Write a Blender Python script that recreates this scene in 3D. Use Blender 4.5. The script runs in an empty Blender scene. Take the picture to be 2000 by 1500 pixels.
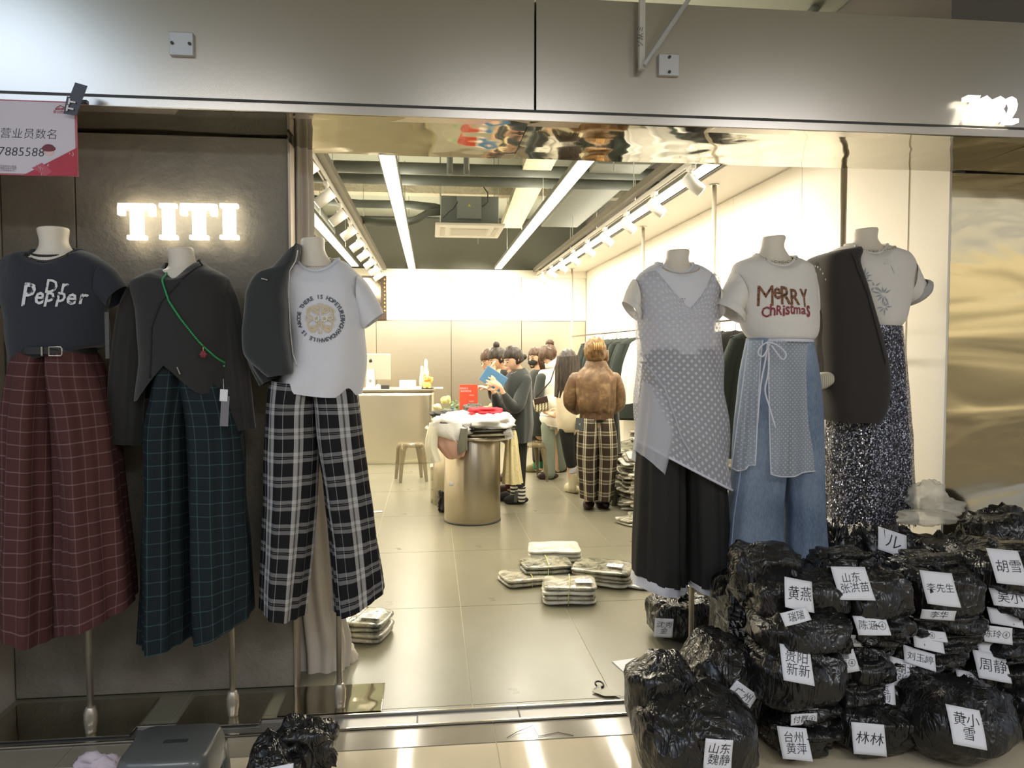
import bpy, math, random
from mathutils import Vector, Matrix, noise
from mathutils.bvhtree import BVHTree
R = math.radians
random.seed(7)
S = bpy.context.scene
COL = S.collection

# ---------------------------------------------------------------- camera, world, light, exposure
CAM = Vector((0, 0, 1.5)); FPX = 1444.0; YAW = R(6.3); PITCH = R(2.5)
cd = bpy.data.cameras.new('camera'); cam = bpy.data.objects.new('camera', cd); COL.objects.link(cam)
cd.sensor_width = 36; cd.lens = 36*FPX/2000; cd.clip_start = .05; cd.clip_end = 100
cam.location = CAM; cam.rotation_euler = (R(90)-PITCH, 0, -YAW)
S.camera = cam
S.view_settings.view_transform = 'Standard'; S.view_settings.look = 'None'
S.view_settings.exposure = 0.0; S.view_settings.gamma = 1; S.view_settings.use_curve_mapping = False
S.cycles.max_bounces = 8; S.cycles.transparent_max_bounces = 12
S.cycles.sample_clamp_indirect = 6; S.cycles.use_denoising = True
w = bpy.data.worlds.new('world'); S.world = w; w.use_nodes = True
w.node_tree.nodes['Background'].inputs[0].default_value = (.80, .86, 1, 1)
w.node_tree.nodes['Background'].inputs[1].default_value = .50

WARM = (1, .92, .75)
def area(loc, size, power, color, rot=(0, 0, 0), name='lamp_light'):
    l = bpy.data.lights.new(name, 'AREA'); l.shape = 'RECTANGLE'; l.size, l.size_y = size
    l.energy = power; l.color = color
    o = bpy.data.objects.new(name, l); o.location = loc; o.rotation_euler = rot; COL.objects.link(o); return o
# corridor ceiling panels behind the viewer light the shop front
for x, p in ((-1.8, 44), (.8, 54), (3.2, 58)):
    area((x, -1.3, 3.45), (1.3, .6), p, (.93, .95, 1))
STRIPS = ((-1.17, 7.4, 11.9), (-.29, 4.5, 12.2), (1.10, 4.5, 12.0), (2.02, 4.9, 12.2))
for x, y0, y1 in STRIPS:
    area((x, (y0+y1)/2, 2.835), (.10, y1-y0), 20*(y1-y0), WARM); area((x, (y0+y1)/2, 2.895), (.10, y1-y0), 4.5*(y1-y0), WARM, (math.pi, 0, 0))  # second light of each strip is added, facing up to brighten the ceiling

def ray(px, py):
    f = Vector((math.sin(YAW)*math.cos(PITCH), math.cos(YAW)*math.cos(PITCH), -math.sin(PITCH)))
    r = Vector((math.cos(YAW), -math.sin(YAW), 0)); u = r.cross(f)
    return f + r*((px-1000)/FPX) - u*((py-750)/FPX)
def P(px, py, Y):
    """the point on the real plane y = Y that the photograph shows at a pixel"""
    d = ray(px, py); return CAM + d*(Y/d.y)
def G(px, py, Z=0.0):
    d = ray(px, py); return CAM + d*((Z-1.5)/d.z)
def mpp(px, Y):  # metres per pixel there
    return (P(px+1, 700, Y)-P(px, 700, Y)).x

# ---------------------------------------------------------------- materials
class NT:
    def __init__(s, m): s.t = m.node_tree; s.n = s.t.nodes
    def new(s, k, **kw):
        n = s.n.new(k)
        for a, b in kw.items(): setattr(n, a, b)
        return n
    def put(s, sock, v):
        if isinstance(v, bpy.types.NodeSocket): s.t.links.new(v, sock)
        elif isinstance(v, (tuple, list)) and len(v) == 3 and sock.type == 'RGBA': sock.default_value = (*v, 1)
        else: sock.default_value = v
    def m(s, op, a, b=0.0, c=None):
        n = s.new('ShaderNodeMath', operation=op); s.put(n.inputs[0], a); s.put(n.inputs[1], b)
        if c is not None: s.put(n.inputs[2], c)
        return n.outputs[0]
    def mix(s, f, a, b):
        n = s.new('ShaderNodeMix', data_type='RGBA'); s.put(n.inputs[0], f); s.put(n.inputs[6], a); s.put(n.inputs[7], b); return n.outputs[2]
    def noise(s, scale, detail=3, vec=None, rough=.5, dist=0):
        n = s.new('ShaderNodeTexNoise'); n.inputs['Scale'].default_value = scale; n.inputs['Detail'].default_value = detail
        n.inputs['Roughness'].default_value = rough; n.inputs['Distortion'].default_value = dist
        if vec is not None: s.put(n.inputs['Vector'], vec)
        return n.outputs[0]
    def coord(s, which='Object', scale=(1, 1, 1), rot=(0, 0, 0)):
        c = s.new('ShaderNodeTexCoord'); mp = s.new('ShaderNodeMapping')
        mp.inputs['Scale'].default_value = scale; mp.inputs['Rotation'].default_value = rot
        s.t.links.new(c.outputs[which], mp.inputs[0]); return mp.outputs[0]
    def ramp(s, v, stops):
        n = s.new('ShaderNodeValToRGB'); s.put(n.inputs[0], v); e = n.color_ramp.elements
        while len(e) < len(stops): e.new(.5)
        for i, (p, c) in enumerate(stops): e[i].position = p; e[i].color = (*c, 1) if len(c) == 3 else c
        return n.outputs[0]
    def band(s, x, period, centre, width, soft=.0):
        f = s.m('FRACT', s.m('DIVIDE', x, period)); d = s.m('ABSOLUTE', s.m('SUBTRACT', f, centre))
        return s.m('LESS_THAN', d, width/2)
def sr(r, g, b):
    f = lambda c: (c/255/12.92) if c/255 <= .04045 else ((c/255+.055)/1.055)**2.4
    return (f(r), f(g), f(b))
MATS = {}
def mat(name, col=(.5, .5, .5), rough=.6, metal=0, bump=0, bscale=30, bstretch=(1, 1, 1), var=0, vscale=3, emit=None, estr=0,
        alpha=None, trans=0, ior=1.45, sheen=0, coat=0, spec=.5, build=None, aniso=0, detail=4):
    if name in MATS: return MATS[name]
    m = bpy.data.materials.new(name); m.use_nodes = True; MATS[name] = m
    t = NT(m); p = t.n['Principled BSDF']
    t.put(p.inputs['Base Color'], col); p.inputs['Roughness'].default_value = rough; p.inputs['Metallic'].default_value = metal
    p.inputs['Specular IOR Level'].default_value = spec; p.inputs['IOR'].default_value = ior
    p.inputs['Transmission Weight'].default_value = trans; p.inputs['Sheen Weight'].default_value = sheen
    p.inputs['Coat Weight'].default_value = coat; p.inputs['Anisotropic'].default_value = aniso
    if alpha is not None: p.inputs['Alpha'].default_value = alpha
    if emit: t.put(p.inputs['Emission Color'], emit); p.inputs['Emission Strength'].default_value = estr
    if var:
        n = t.noise(vscale, 4, t.coord()); k = t.m('MULTIPLY_ADD', t.m('SUBTRACT', n, .5), var*2, 1)
        mx = t.new('ShaderNodeVectorMath', operation='SCALE'); mx.inputs[0].default_value = col; t.put(mx.inputs['Scale'], k)
        t.t.links.new(mx.outputs[0], p.inputs['Base Color'])
    if bump:
        n = t.noise(bscale, detail, t.coord(scale=bstretch)); b = t.new('ShaderNodeBump'); b.inputs['Strength'].default_value = 1
        b.inputs['Distance'].default_value = bump; t.put(b.inputs['Height'], n); t.t.links.new(b.outputs[0], p.inputs['Normal'])
    if build: build(t, p)
    return m
def fab(name, c, **k):
    k.setdefault('rough', .85); k.setdefault('bump', .0015); k.setdefault('bscale', 60); k.setdefault('spec', .25); return mat(name, c, **k)
def plaid(name, base, lines, uper, vper, bands_u, bands_v, add=True):
    """woven checks on the garment's own cloth coordinates, in metres"""
    def f(t, p):
        c = t.new('ShaderNodeTexCoord'); sp = t.new('ShaderNodeSeparateXYZ'); t.t.links.new(c.outputs['UV'], sp.inputs[0])
        u, v = sp.outputs[0], sp.outputs[1]
        su = 0.0; sv = 0.0
        for (ce, wi, st) in bands_u: su = t.m('ADD', su, t.m('MULTIPLY', t.band(u, uper, ce, wi), st))
        for (ce, wi, st) in bands_v: sv = t.m('ADD', sv, t.m('MULTIPLY', t.band(v, vper, ce, wi), st))
        k = t.m('MINIMUM', t.m('ADD', su, sv), 1.0)
        t.put(p.inputs['Base Color'], t.mix(k, base, lines))
    return mat(name, base, rough=.85, spec=.2, bump=.0012, bscale=90, build=f)

STEEL = mat('brushed steel', sr(196, 188, 172), rough=.32, metal=1, bump=.0004, bscale=2.2, bstretch=(1, 1, .15), detail=1)
FASCIA = mat('fascia steel', sr(200, 192, 181), rough=.26, metal=1, bump=.0009, bscale=1.6, bstretch=(1.6, 1, .1), detail=1)
def _mirror(t, p):
    n = t.noise(2.5, 2, t.coord()); b = t.new('ShaderNodeBump'); b.inputs['Distance'].default_value = .02; b.inputs['Strength'].default_value = .5
    t.put(b.inputs['Height'], n); t.t.links.new(b.outputs[0], p.inputs['Normal'])
MIRROR = mat('polished steel', sr(172, 168, 152), rough=.05, metal=1, build=_mirror)
CHROME = mat('chrome', sr(205, 200, 190), rough=.16, metal=1)
POLE = mat('satin pole', sr(188, 178, 162), rough=.36, metal=.65)
WHITEWALL = mat('white wall paint', sr(238, 232, 220), rough=.7, bump=.0006, bscale=40)
WHITEP = mat('white paint', sr(235, 232, 224), rough=.45)
CREAM = mat('mannequin cream', sr(226, 216, 200), rough=.4, spec=.4)
DARKMETAL = mat('dark metal', sr(70, 70, 68), rough=.5, metal=.3)
BLACKC = fab('black cloth', sr(50, 50, 52), sheen=.2)
PAPER = mat('white paper', sr(225, 225, 230), rough=.7, bump=.0008, bscale=25)
INK = mat('black ink', sr(40, 38, 42), rough=.6)
def glow(name, c, s): return mat(name, c, emit=c, estr=s)

# ---------------------------------------------------------------- mesh builder
class B:
    def __init__(s): s.v = []; s.f = []; s.sm = []; s.mi = []; s.uv = []; s.cur = 0; s.hasuv = False
    def add(s, vs, fs, smooth=True, uvs=None):
        o = len(s.v); s.v += [Vector(x) for x in vs]
        s.uv += (uvs if uvs else [(0, 0)]*len(vs)); s.hasuv |= bool(uvs)
        for f in fs: s.f.append(tuple(i+o for i in f)); s.sm.append(smooth); s.mi.append(s.cur)
        return s
    def box(s, c, d, rz=0, rx=0, ry=0):
        M = Matrix.Translation(c) @ Matrix.Rotation(rz, 4, 'Z') @ Matrix.Rotation(ry, 4, 'Y') @ Matrix.Rotation(rx, 4, 'X')
        vs = [M @ Vector((x*d[0]/2, y*d[1]/2, z*d[2]/2)) for z in (-1, 1) for y in (-1, 1) for x in (-1, 1)]
        return s.add(vs, [(0, 2, 3, 1), (4, 5, 7, 6), (0, 1, 5, 4), (2, 6, 7, 3), (0, 4, 6, 2), (1, 3, 7, 5)], False)
    def bar(s, a, b, wd, th):
        a = Vector(a); b = Vector(b); d = (b-a); L = d.length; q = d.to_track_quat('Z', 'Y').to_matrix().to_4x4(); M = Matrix.Translation((a+b)/2) @ q
        vs = [M @ Vector((x*wd/2, y*th/2, z*L/2)) for z in (-1, 1) for y in (-1, 1) for x in (-1, 1)]
        return s.add(vs, [(0, 2, 3, 1), (4, 5, 7, 6), (0, 1, 5, 4), (2, 6, 7, 3), (0, 4, 6, 2), (1, 3, 7, 5)], False)
    def tube(s, pts, rad, n=12, cap=True, closed=False, sy=1.0):
        pts = [Vector(p) for p in pts]; rad = rad if isinstance(rad, (list, tuple)) else [rad]*len(pts)
        rings = []; prev = None; N = len(pts)
        for i, p in enumerate(pts):
            if closed: d = pts[(i+1) % N]-pts[i-1]
            else: d = (pts[min(i+1, N-1)]-pts[max(i-1, 0)])
            d = d.normalized() if d.length > 1e-9 else Vector((0, 0, 1))
            if prev is None: x = d.orthogonal().normalized()
            else: x = (prev-d*prev.dot(d)); x = x.normalized() if x.length > 1e-6 else d.orthogonal().normalized()
            prev = x; y = d.cross(x)
            rings.append([p+(x*math.cos(a)+y*math.sin(a)*sy)*rad[i] for a in [2*math.pi*k/n for k in range(n)]])
        vs = [v for r_ in rings for v in r_]; fs = []
        for i in range(N if closed else N-1):
            j = (i+1) % N
            for k in range(n): fs.append((i*n+k, i*n+(k+1) % n, j*n+(k+1) % n, j*n+k))
        s.add(vs, fs)
        if cap and not closed:
            o = len(s.v)-len(vs); s.f.append(tuple(o+k for k in range(n))[::-1]); s.sm.append(False); s.mi.append(s.cur)
            s.f.append(tuple(o+(N-1)*n+k for k in range(n))); s.sm.append(False); s.mi.append(s.cur)
        return s
    def cyl(s, a, b, r, r2=None, n=20): return s.tube([a, b], [r, r if r2 is None else r2], n)
    def lathe(s, c, prof, n=24, axis='Z', sx=1, sy=1):
        vs = []; fs = []
        for (r, z) in prof:
            for k in range(n):
                a = 2*math.pi*k/n; vs.append(Vector((c[0]+r*math.cos(a)*sx, c[1]+r*math.sin(a)*sy, c[2]+z)))
        for i in range(len(prof)-1):
            for k in range(n): fs.append((i*n+k, i*n+(k+1) % n, (i+1)*n+(k+1) % n, (i+1)*n+k))
        fs.append(tuple(range(n))[::-1]); fs.append(tuple((len(prof)-1)*n+k for k in range(n)))
        return s.add(vs, fs)
    def ell(s, c, r, n=20, m=14, fn=None, rot=None):
        vs = []; fs = []; c = Vector(c)
        for i in range(m+1):
            th = math.pi*i/m
            for k in range(n):
                a = 2*math.pi*k/n; d = Vector((math.sin(th)*math.cos(a), math.sin(th)*math.sin(a), math.cos(th)))
                p = Vector((d.x*r[0], d.y*r[1], d.z*r[2]))
                if fn: p = fn(d, p)
                if rot is not None: p = rot @ p
                vs.append(c+p)
        for i in range(m):
            for k in range(n): fs.append((i*n+k, (i+1)*n+k, (i+1)*n+(k+1) % n, i*n+(k+1) % n))
        return s.add(vs, fs)
    def loft(s, rows, n=44, sub=5, fold=None, ex=2.0, capt=False, capb=False, back=1.0, u0=0.0):
        """rows: (left point, right point, half depth, front drop); rings run back > left > front > right"""
        K = []
        for r_ in rows:
            L, Q = Vector(r_[0]), Vector(r_[1]); K.append((L, Q, r_[2], r_[3] if len(r_) > 3 else 0.0))
        def cr(a, b, c, d, t):
            return ((b*2)+(c-a)*t+(a*2-b*5+c*4-d)*t*t+(b*3-a-c*3+d)*t*t*t)*.5
        Z = []
        for i in range(len(K)-1):
            a, b, c, d = K[max(i-1, 0)], K[i], K[i+1], K[min(i+2, len(K)-1)]
            for j in range(sub):
                t = j/sub; Z.append(tuple(cr(a[q], b[q], c[q], d[q], t) for q in range(4)))
        Z.append(K[-1]); vs = []; uv = []; NR = len(Z); acc = 0; pm = None
        for i, (L, Q, dp, dr) in enumerate(Z):
            mid = (L+Q)/2; hf = (Q-L)/2; t = i/(NR-1); ring = []
            if pm is not None: acc -= (mid-pm).length
            pm = mid
            for k in range(n+1):
                a = math.pi/2+2*math.pi*k/n; ca, sa = math.cos(a), math.sin(a)
                cx = math.copysign(abs(ca)**(2/ex), ca); sx = math.copysign(abs(sa)**(2/ex), sa)
                p = mid+hf*cx+Vector((0, 1, 0))*(dp*sx*(back if sx > 0 else 1))
                p.z -= dr*(1-sa)/2
                if fold:
                    q = fold(t, a, p); nn = (hf.normalized()*ca+Vector((0, 1, 0))*sa); p = p+nn*q
                ring.append(p)
            ring[-1] = ring[0].copy()
            ln = [0]
            for k in range(n): ln.append(ln[-1]+(ring[k+1]-ring[k]).length)
            off = ln[n//2]
            vs += ring; uv += [(ln[k]-off+u0, mid.z if abs(hf.z) < .2 else acc) for k in range(n+1)]
        fs = []
        for i in range(NR-1):
            for k in range(n): fs.append((i*(n+1)+k, i*(n+1)+k+1, (i+1)*(n+1)+k+1, (i+1)*(n+1)+k))
        if capt: fs.append(tuple(range(n))[::-1])
        if capb: fs.append(tuple((NR-1)*(n+1)+k for k in range(n)))
        return s.add(vs, fs, True, uv)
    def sheet(s, fn, nu, nv):
        vs = []; uv = []
        for j in range(nv+1):
            for i in range(nu+1):
                p = Vector(fn(i/nu, j/nv)); vs.append(p); uv.append((p.x, p.z))
        fs = [(j*(nu+1)+i, j*(nu+1)+i+1, (j+1)*(nu+1)+i+1, (j+1)*(nu+1)+i) for j in range(nv) for i in range(nu)]
        return s.add(vs, fs, True, uv)
    def bvh(s): return BVHTree.FromPolygons(s.v, s.f)

ORIG = {}
def root_of(o):
    while o.parent: o = o.parent
    return o
def obj(name, b, m, parent=None, origin=None, label=None, cat=None, group=None, kind=None, bevel=0, solid=0, subd=0):
    me = bpy.data.meshes.new(name)
    if parent is not None: org = ORIG[root_of(parent).name]
    else:
        if origin is None:
            xs = [v.x for v in b.v]; ys = [v.y for v in b.v]; zs = [v.z for v in b.v]
            origin = ((min(xs)+max(xs))/2, (min(ys)+max(ys))/2, min(zs))
        org = Vector(origin)
    me.from_pydata([v-org for v in b.v], [], b.f)
    me.polygons.foreach_set('use_smooth', b.sm)
    for mm in (m if isinstance(m, (list, tuple)) else [m]): me.materials.append(mm)
    if any(b.mi): me.polygons.foreach_set('material_index', b.mi)
    if b.hasuv:
        ul = me.uv_layers.new(name='UVMap'); data = []
        for lp in me.loops: data += b.uv[lp.vertex_index]
        ul.data.foreach_set('uv', data)
    me.validate()
    o = bpy.data.objects.new(name, me); COL.objects.link(o)
    if parent is not None: o.parent = parent
    else: o.location = org; ORIG[o.name] = org
    if bevel: q = o.modifiers.new('bevel', 'BEVEL'); q.width = bevel; q.segments = 2; q.limit_method = 'ANGLE'
    if solid: q = o.modifiers.new('solid', 'SOLIDIFY'); q.thickness = solid; q.offset = 0
    if subd: q = o.modifiers.new('sub', 'SUBSURF'); q.levels = subd; q.render_levels = subd
    tag(o, label, cat, group, kind); return o
def tag(o, label=None, cat=None, group=None, kind=None):
    if label: o['label'] = label
    if cat: o['category'] = cat
    if group: o['group'] = group
    if kind: o['kind'] = kind
    return o
def empty(name, loc, label=None, cat=None, group=None, kind=None):
    o = bpy.data.objects.new(name, None); COL.objects.link(o); o.location = loc; o.empty_display_size = .1
    ORIG[o.name] = Vector(loc); return tag(o, label, cat, group, kind)
def clone(o, loc=None, rot=None, label=None, group=None, scale=None, parent=None):
    c = o.copy(); COL.objects.link(c)
    if parent is not None: c.parent = parent
    if loc is not None: c.location = loc; ORIG[c.name] = Vector(loc)
    if rot is not None: c.rotation_euler = rot
    if scale is not None: c.scale = scale
    if label: c['label'] = label
    if group: c['group'] = group
    for ch in o.children: clone(ch, parent=c)
    return c
def bx(*a, **k): return B().box(*a, **k)

# projection of flat print on to a surface, along +y
def drape(b, bvh, off, y0, maxd=3.0):
    ys = []
    hit = []
    for v in b.v:
        h = bvh.ray_cast(Vector((v.x, y0, v.z)), Vector((0, 1, 0)), maxd)
        hit.append(h[0].y if h[0] is not None else None)
    ok = sorted(x for x in hit if x is not None)
    md = ok[len(ok)//2] if ok else y0+.3
    for v, h in zip(b.v, hit): v.y = (h if h is not None else md)-off
    return b
TXT = {}
def text_b(s, size, font=None, shear=0, bold=0.0, space=1.0):
    key = (s, shear, bold, space)
    if key not in TXT:
        cu = bpy.data.curves.new('t', 'FONT'); cu.body = s; cu.size = 1; cu.align_x = 'CENTER'; cu.align_y = 'CENTER'; cu.shear = shear
        cu.offset = bold; cu.space_character = space; cu.resolution_u = 2; cu.space_line = .95
        o = bpy.data.objects.new('t', cu); me = bpy.data.meshes.new_from_object(o)
        TXT[key] = ([v.co.copy() for v in me.vertices], [tuple(p.vertices) for p in me.polygons])
        bpy.data.objects.remove(o); bpy.data.curves.remove(cu)
    vs, fs = TXT[key]; b = B(); b.add([Vector((v.x*size, 0, v.y*size)) for v in vs], fs, False); return b
def place(b, c, rot=0.0, sx=1.0):
    M = Matrix.Rotation(-rot, 3, 'Y'); c = Vector(c)
    b.v = [M @ Vector((v.x*sx, v.y, v.z)) + c for v in b.v]; return b
def patch(w_, h_, n=6):
    return B().sheet(lambda u, v: (w_*(u-.5), 0, h_*(v-.5)), n, n)
# ================================================================ the setting
FZ = 2.43; XR = 2.68; XL = -1.95; YB = 12.6; CZ = 3.75
def _tile(t, p):
    n = t.noise(3.0, 5, t.coord()); t.put(p.inputs['Base Color'], t.ramp(n, [(.3, sr(120, 116, 98)), (.7, sr(128, 124, 106))]))
    t.put(p.inputs['Roughness'], t.m('MULTIPLY_ADD', n, .1, .24))
TILE = mat('grey floor tile', build=_tile, rough=.25)
GROUT = mat('pale grout', sr(190, 184, 160), rough=.8)
CTILE = mat('cream corridor tile', sr(212, 198, 170), rough=.06, var=.05, vscale=2)
BTILE = mat('grey border tile', sr(142, 134, 118), rough=.13, var=.1, vscale=9)
def tiles(name, x0, x1, y0, y1, tw, th, xo, yo, m, z=0.0, gap=.004):
    fl = obj(name, bx(((x0+x1)/2, (y0+y1)/2, z-.052), (x1-x0, y1-y0, .1)), GROUT, kind='structure')
    proto = {}
    ix = math.floor((x0-xo)/tw); 
    for i in range(ix, ix+int((x1-x0)/tw)+3):
        for j in range(int((y0-yo)/th)-2, int((y1-yo)/th)+2):
            a, b_, c, d = max(x0, xo+i*tw), min(x1, xo+(i+1)*tw), max(y0, yo+j*th), min(y1, yo+(j+1)*th)
            if b_-a < .03 or d-c < .03: continue
            key = (round(b_-a, 3), round(d-c, 3))
            if key not in proto:
                bb = B().box((0, 0, -.005), (b_-a-gap, d-c-gap, .012)); o = obj('tile', bb, m, fl)
                me = o.data
                for v in me.vertices: v.co += ORIG[fl.name]   # builder works in world space; this mesh is centred on the tile
                proto[key] = me
            else:
                o = bpy.data.objects.new('tile', proto[key]); COL.objects.link(o); o.parent = fl
            o.location = Vector(((a+b_)/2, (c+d)/2, z))-ORIG[fl.name]
    return fl
tiles('floor', XL, 5.0, 3.04, YB, .61, 1.22, .17, 4.30, TILE)
tiles('floor', -4.0, 5.0, -3.2, 2.765, .8, .8, .245, 2.765, CTILE)
tiles('floor', -4.0, 5.0, 2.769, 2.915, .8, .2, .245, 2.765, BTILE)
# the door track: two bright rails with a grey inlay
b = bx((.5, 2.98, -.02), (9, .126, .04)); thr = obj('trim_1', b, mat('inlay grey', sr(120, 118, 116), rough=.35, metal=.6), kind='structure')
for y in (2.924, 3.034): obj('rail', bx((.5, y, .004), (9, .014, .012)), CHROME, thr, bevel=.003)
for x in (-.06, .36, 1.14): obj('joint', bx((x, 2.98, .001), (.006, .10, .004)), DARKMETAL, thr)

# front beam: brushed panels above, a lip, mirror soffit
fa = obj('wall_front', bx((.6, 3.36, FZ+.28), (9.2, .42, .52)), DARKMETAL, kind='structure')
for x0, x1 in ((-4.0, -2.0), (-2.0, .425), (.429, 2.9), (2.9, 5.2)):
    obj('panel', bx(((x0+x1)/2, 3.08, 2.7), (x1-x0-.003, .14, .455)), FASCIA, fa, bevel=.002)
lip = obj('trim_2', bx((.6, 3.03, FZ+.016), (9.2, .075, .036)), FASCIA, kind='structure', bevel=.003)
obj('groove', bx((.6, 3.03, 2.470), (9.2, .055, .012)), DARKMETAL, lip)
so = obj('wall_front_soffit', bx((.6, 3.31, FZ+.03), (9.2, .50, .03)), DARKMETAL, kind='structure')
for x0, x1 in ((-4.0, .40), (.404, 2.68), (2.684, 5.2)):
    b = B().sheet(lambda u, v, x0=x0, x1=x1: (x0+(x1-x0)*u, 3.0+.58*v, FZ-.002+.004*noise.noise(Vector((u*(x1-x0)*2.3, v*1.5, x0)))), 60, 10)
    obj('soffit_panel', b, MIRROR, so)
# square cover plates with two bolts
for i, (px, py, lb) in enumerate(((356, 88, 'small square steel cover plate on the beam above the letters, left side'), (1305, 129, 'small square steel cover plate on the beam beside the angled bracket'))):
    c = P(px, py, 3.005); o = obj('cover_plate', bx((c.x, 3.0, c.z), (.088, .02, .088)), mat('plate steel', sr(190, 190, 190), rough=.4, metal=.7), label=lb, cat='cover plate', bevel=.003)
    for dx in ((-.032, 0), (.032, 0)) if i == 0 else ((0, -.03), (0, .03)):
        obj('bolt', B().cyl((c.x+dx[0], 2.992, c.z+dx[1]), (c.x+dx[0], 2.984, c.z+dx[1]), .006, n=10), DARKMETAL, o)
# galvanised bracket hanging over the beam
GALV = mat('galvanised', sr(175, 175, 172), rough=.45, metal=.6, var=.1, vscale=20)
a0, a1 = P(1253, 8, 2.96), P(1253, 136, 2.96); o = empty('angle_bracket', (a1.x, 2.96, a1.z), 'galvanised steel angle bracket hanging down over the beam', 'bracket')
obj('upright', B().bar(a1, (a1.x, 2.96, 3.5), .022, .02), mat('marked steel', sr(200, 196, 186), rough=.5, metal=.3), o)
b1 = P(1345, -2, 2.93); d = (b1-a1)
obj('brace', B().bar(a1+Vector((.006, -.02, .008)), a1+d*1.9+Vector((0, -.05, 0)), .03, .012), GALV, o)
t = place(text_b('ソ从ミ', .03, bold=-.01), P(1252, 70, 2.94), R(90)); t.v = [Vector((v.x, 2.945, v.z)) for v in t.v]
obj('marking', t, INK, o)

# stone-finish wall with the sign, at left
def _stone(t, p):
    c = t.coord(); n = t.noise(2.2, 8, c, .6); n2 = t.noise(22, 8, c, .65)
    t.put(p.inputs['Base Color'], t.ramp(n, [(.3, sr(112, 108, 100)), (.7, sr(142, 134, 120))]))
    b = t.new('ShaderNodeBump'); b.inputs['Distance'].default_value = .02; b.inputs['Strength'].default_value = 1
    t.put(b.inputs['Height'], t.m('ADD', t.noise(4, 8, c, .6), t.m('MULTIPLY', n2, .35))); t.t.links.new(b.outputs[0], p.inputs['Normal'])
STONE = mat('stone plaster', build=_stone, rough=.62)
wl = obj('wall_front_left', bx((-1.3, 3.43, 1.21), (1.36, .14, 2.42)), DARKMETAL, kind='structure')
obj('stone_panel', bx((-1.63, 3.345, 1.215), (.29, .04, 2.41)), STONE, wl, bevel=.004)
obj('stone_panel', bx((-1.045, 3.345, 1.215), (.872, .04, 2.41)), STONE, wl, bevel=.004)
0 and obj('top_band', bx((-1.19, 3.34, 2.335), (1.17, .03, .19)), mat('band steel', sr(120, 118, 110), rough=.28, metal=1, bump=.001, bscale=3, bstretch=(1, 1, .2)), wl)
obj('trim_3', bx((-.602, 3.36, 1.2), (.012, .10, 2.4)), mat('edge trim', sr(170, 158, 140), rough=.35, metal=.6), kind='structure', bevel=.002)
obj('wall_left_pier', bx((-2.39, 3.06, 1.21), (1.22, .55, 2.42)), mat('beige plaster', sr(176, 166, 152), rough=.8, bump=.002, bscale=12), kind='structure')
# shop walls
obj('wall_left', bx((XL-.05, 8.0, 1.87), (.1, 9.3, 3.74)), WHITEWALL, kind='structure')
wr = obj('wall_right', bx((XR+.05, 8.14, 1.475), (.1, 9.04, 2.95)), WHITEWALL, kind='structure')
for y0, y1 in ((3.583, 3.90), (3.915, 5.12), (5.124, 6.34), (6.344, 7.56), (7.564, 8.78), (8.784, 10), (10.004, 11.2), (11.204, 12.55)):
    obj('wall_panel', bx((XR-.006, (y0+y1)/2, 1.43), (.012, y1-y0-.003, 2.86)), WHITEWALL, wr)
obj('panel_joint', bx((XR-.004, 3.9075, 1.43), (.008, .016, 2.86)), mat('joint cream', sr(196, 186, 166), rough=.7), wr)
wb = obj('wall_back', bx((.36, YB+.06, 1.87), (4.7, .1, 3.74)), mat('dark back', sr(105, 106, 96), rough=.8), kind='structure')
for x0, x1 in ((-1.94, -.9), (-.895, .35), (.355, 1.55), (1.555, 2.67)):
    obj('wall_panel', bx(((x0+x1)/2, YB, 2.42), (x1-x0-.004, .03, .78)), WHITEWALL, wb)
    obj('steel_panel', bx(((x0+x1)/2, YB, 1.01), (x1-x0-.004, .03, 2.02)), STEEL, wb)
obj('valance', bx((.36, YB-.05, 2.82), (4.6, .08, .12)), WHITEWALL, wb)
obj('wall_right_upper', bx((XR+.05, 8.14, 3.345), (.1, 9.04, .79)), mat('grey upper wall', sr(128, 122, 118), rough=.8), kind='structure')  # dimness above the lamps is put into this wall's grey colour
obj('wall_right_end', bx((5.2, 8.0, 1.87), (.1, 9, 3.74)), mat('grey upper wall'), kind='structure')
# white dropped soffit along the right wall
obj('ceiling_soffit', bx((2.43, 8.1, 2.91), (.50, 9.0, .08)), WHITEWALL, kind='structure', bevel=.003)
obj('ceiling_slot', bx((2.165, 8.1, 2.93), (.03, 8.6, .10)), DARKMETAL, kind='structure')
# steel pier at right
pr = obj('wall_right_pier', bx((3.98, 3.9, 1.87), (2.58, .55, 3.72)), mat('grey upper wall'), kind='structure')
def _pier(t, p):
    c = t.coord(scale=(.5, 1, 1.6), rot=(0, R(-8), 0)); n = t.noise(2.2, 2, c, .4, .6); b = t.new('ShaderNodeBump'); b.inputs['Distance'].default_value = .016
    t.put(b.inputs['Height'], n); t.t.links.new(b.outputs[0], p.inputs['Normal'])
PIER = mat('pier steel', sr(205, 195, 168), rough=.14, metal=1, build=_pier)
obj('cladding', bx((3.055, 3.6, 1.212), (.75, .03, 2.424)), PIER, pr, bevel=.003)
obj('cladding', bx((3.75, 3.6, 1.212), (.62, .03, 2.424)), PIER, pr, bevel=.003)
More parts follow.
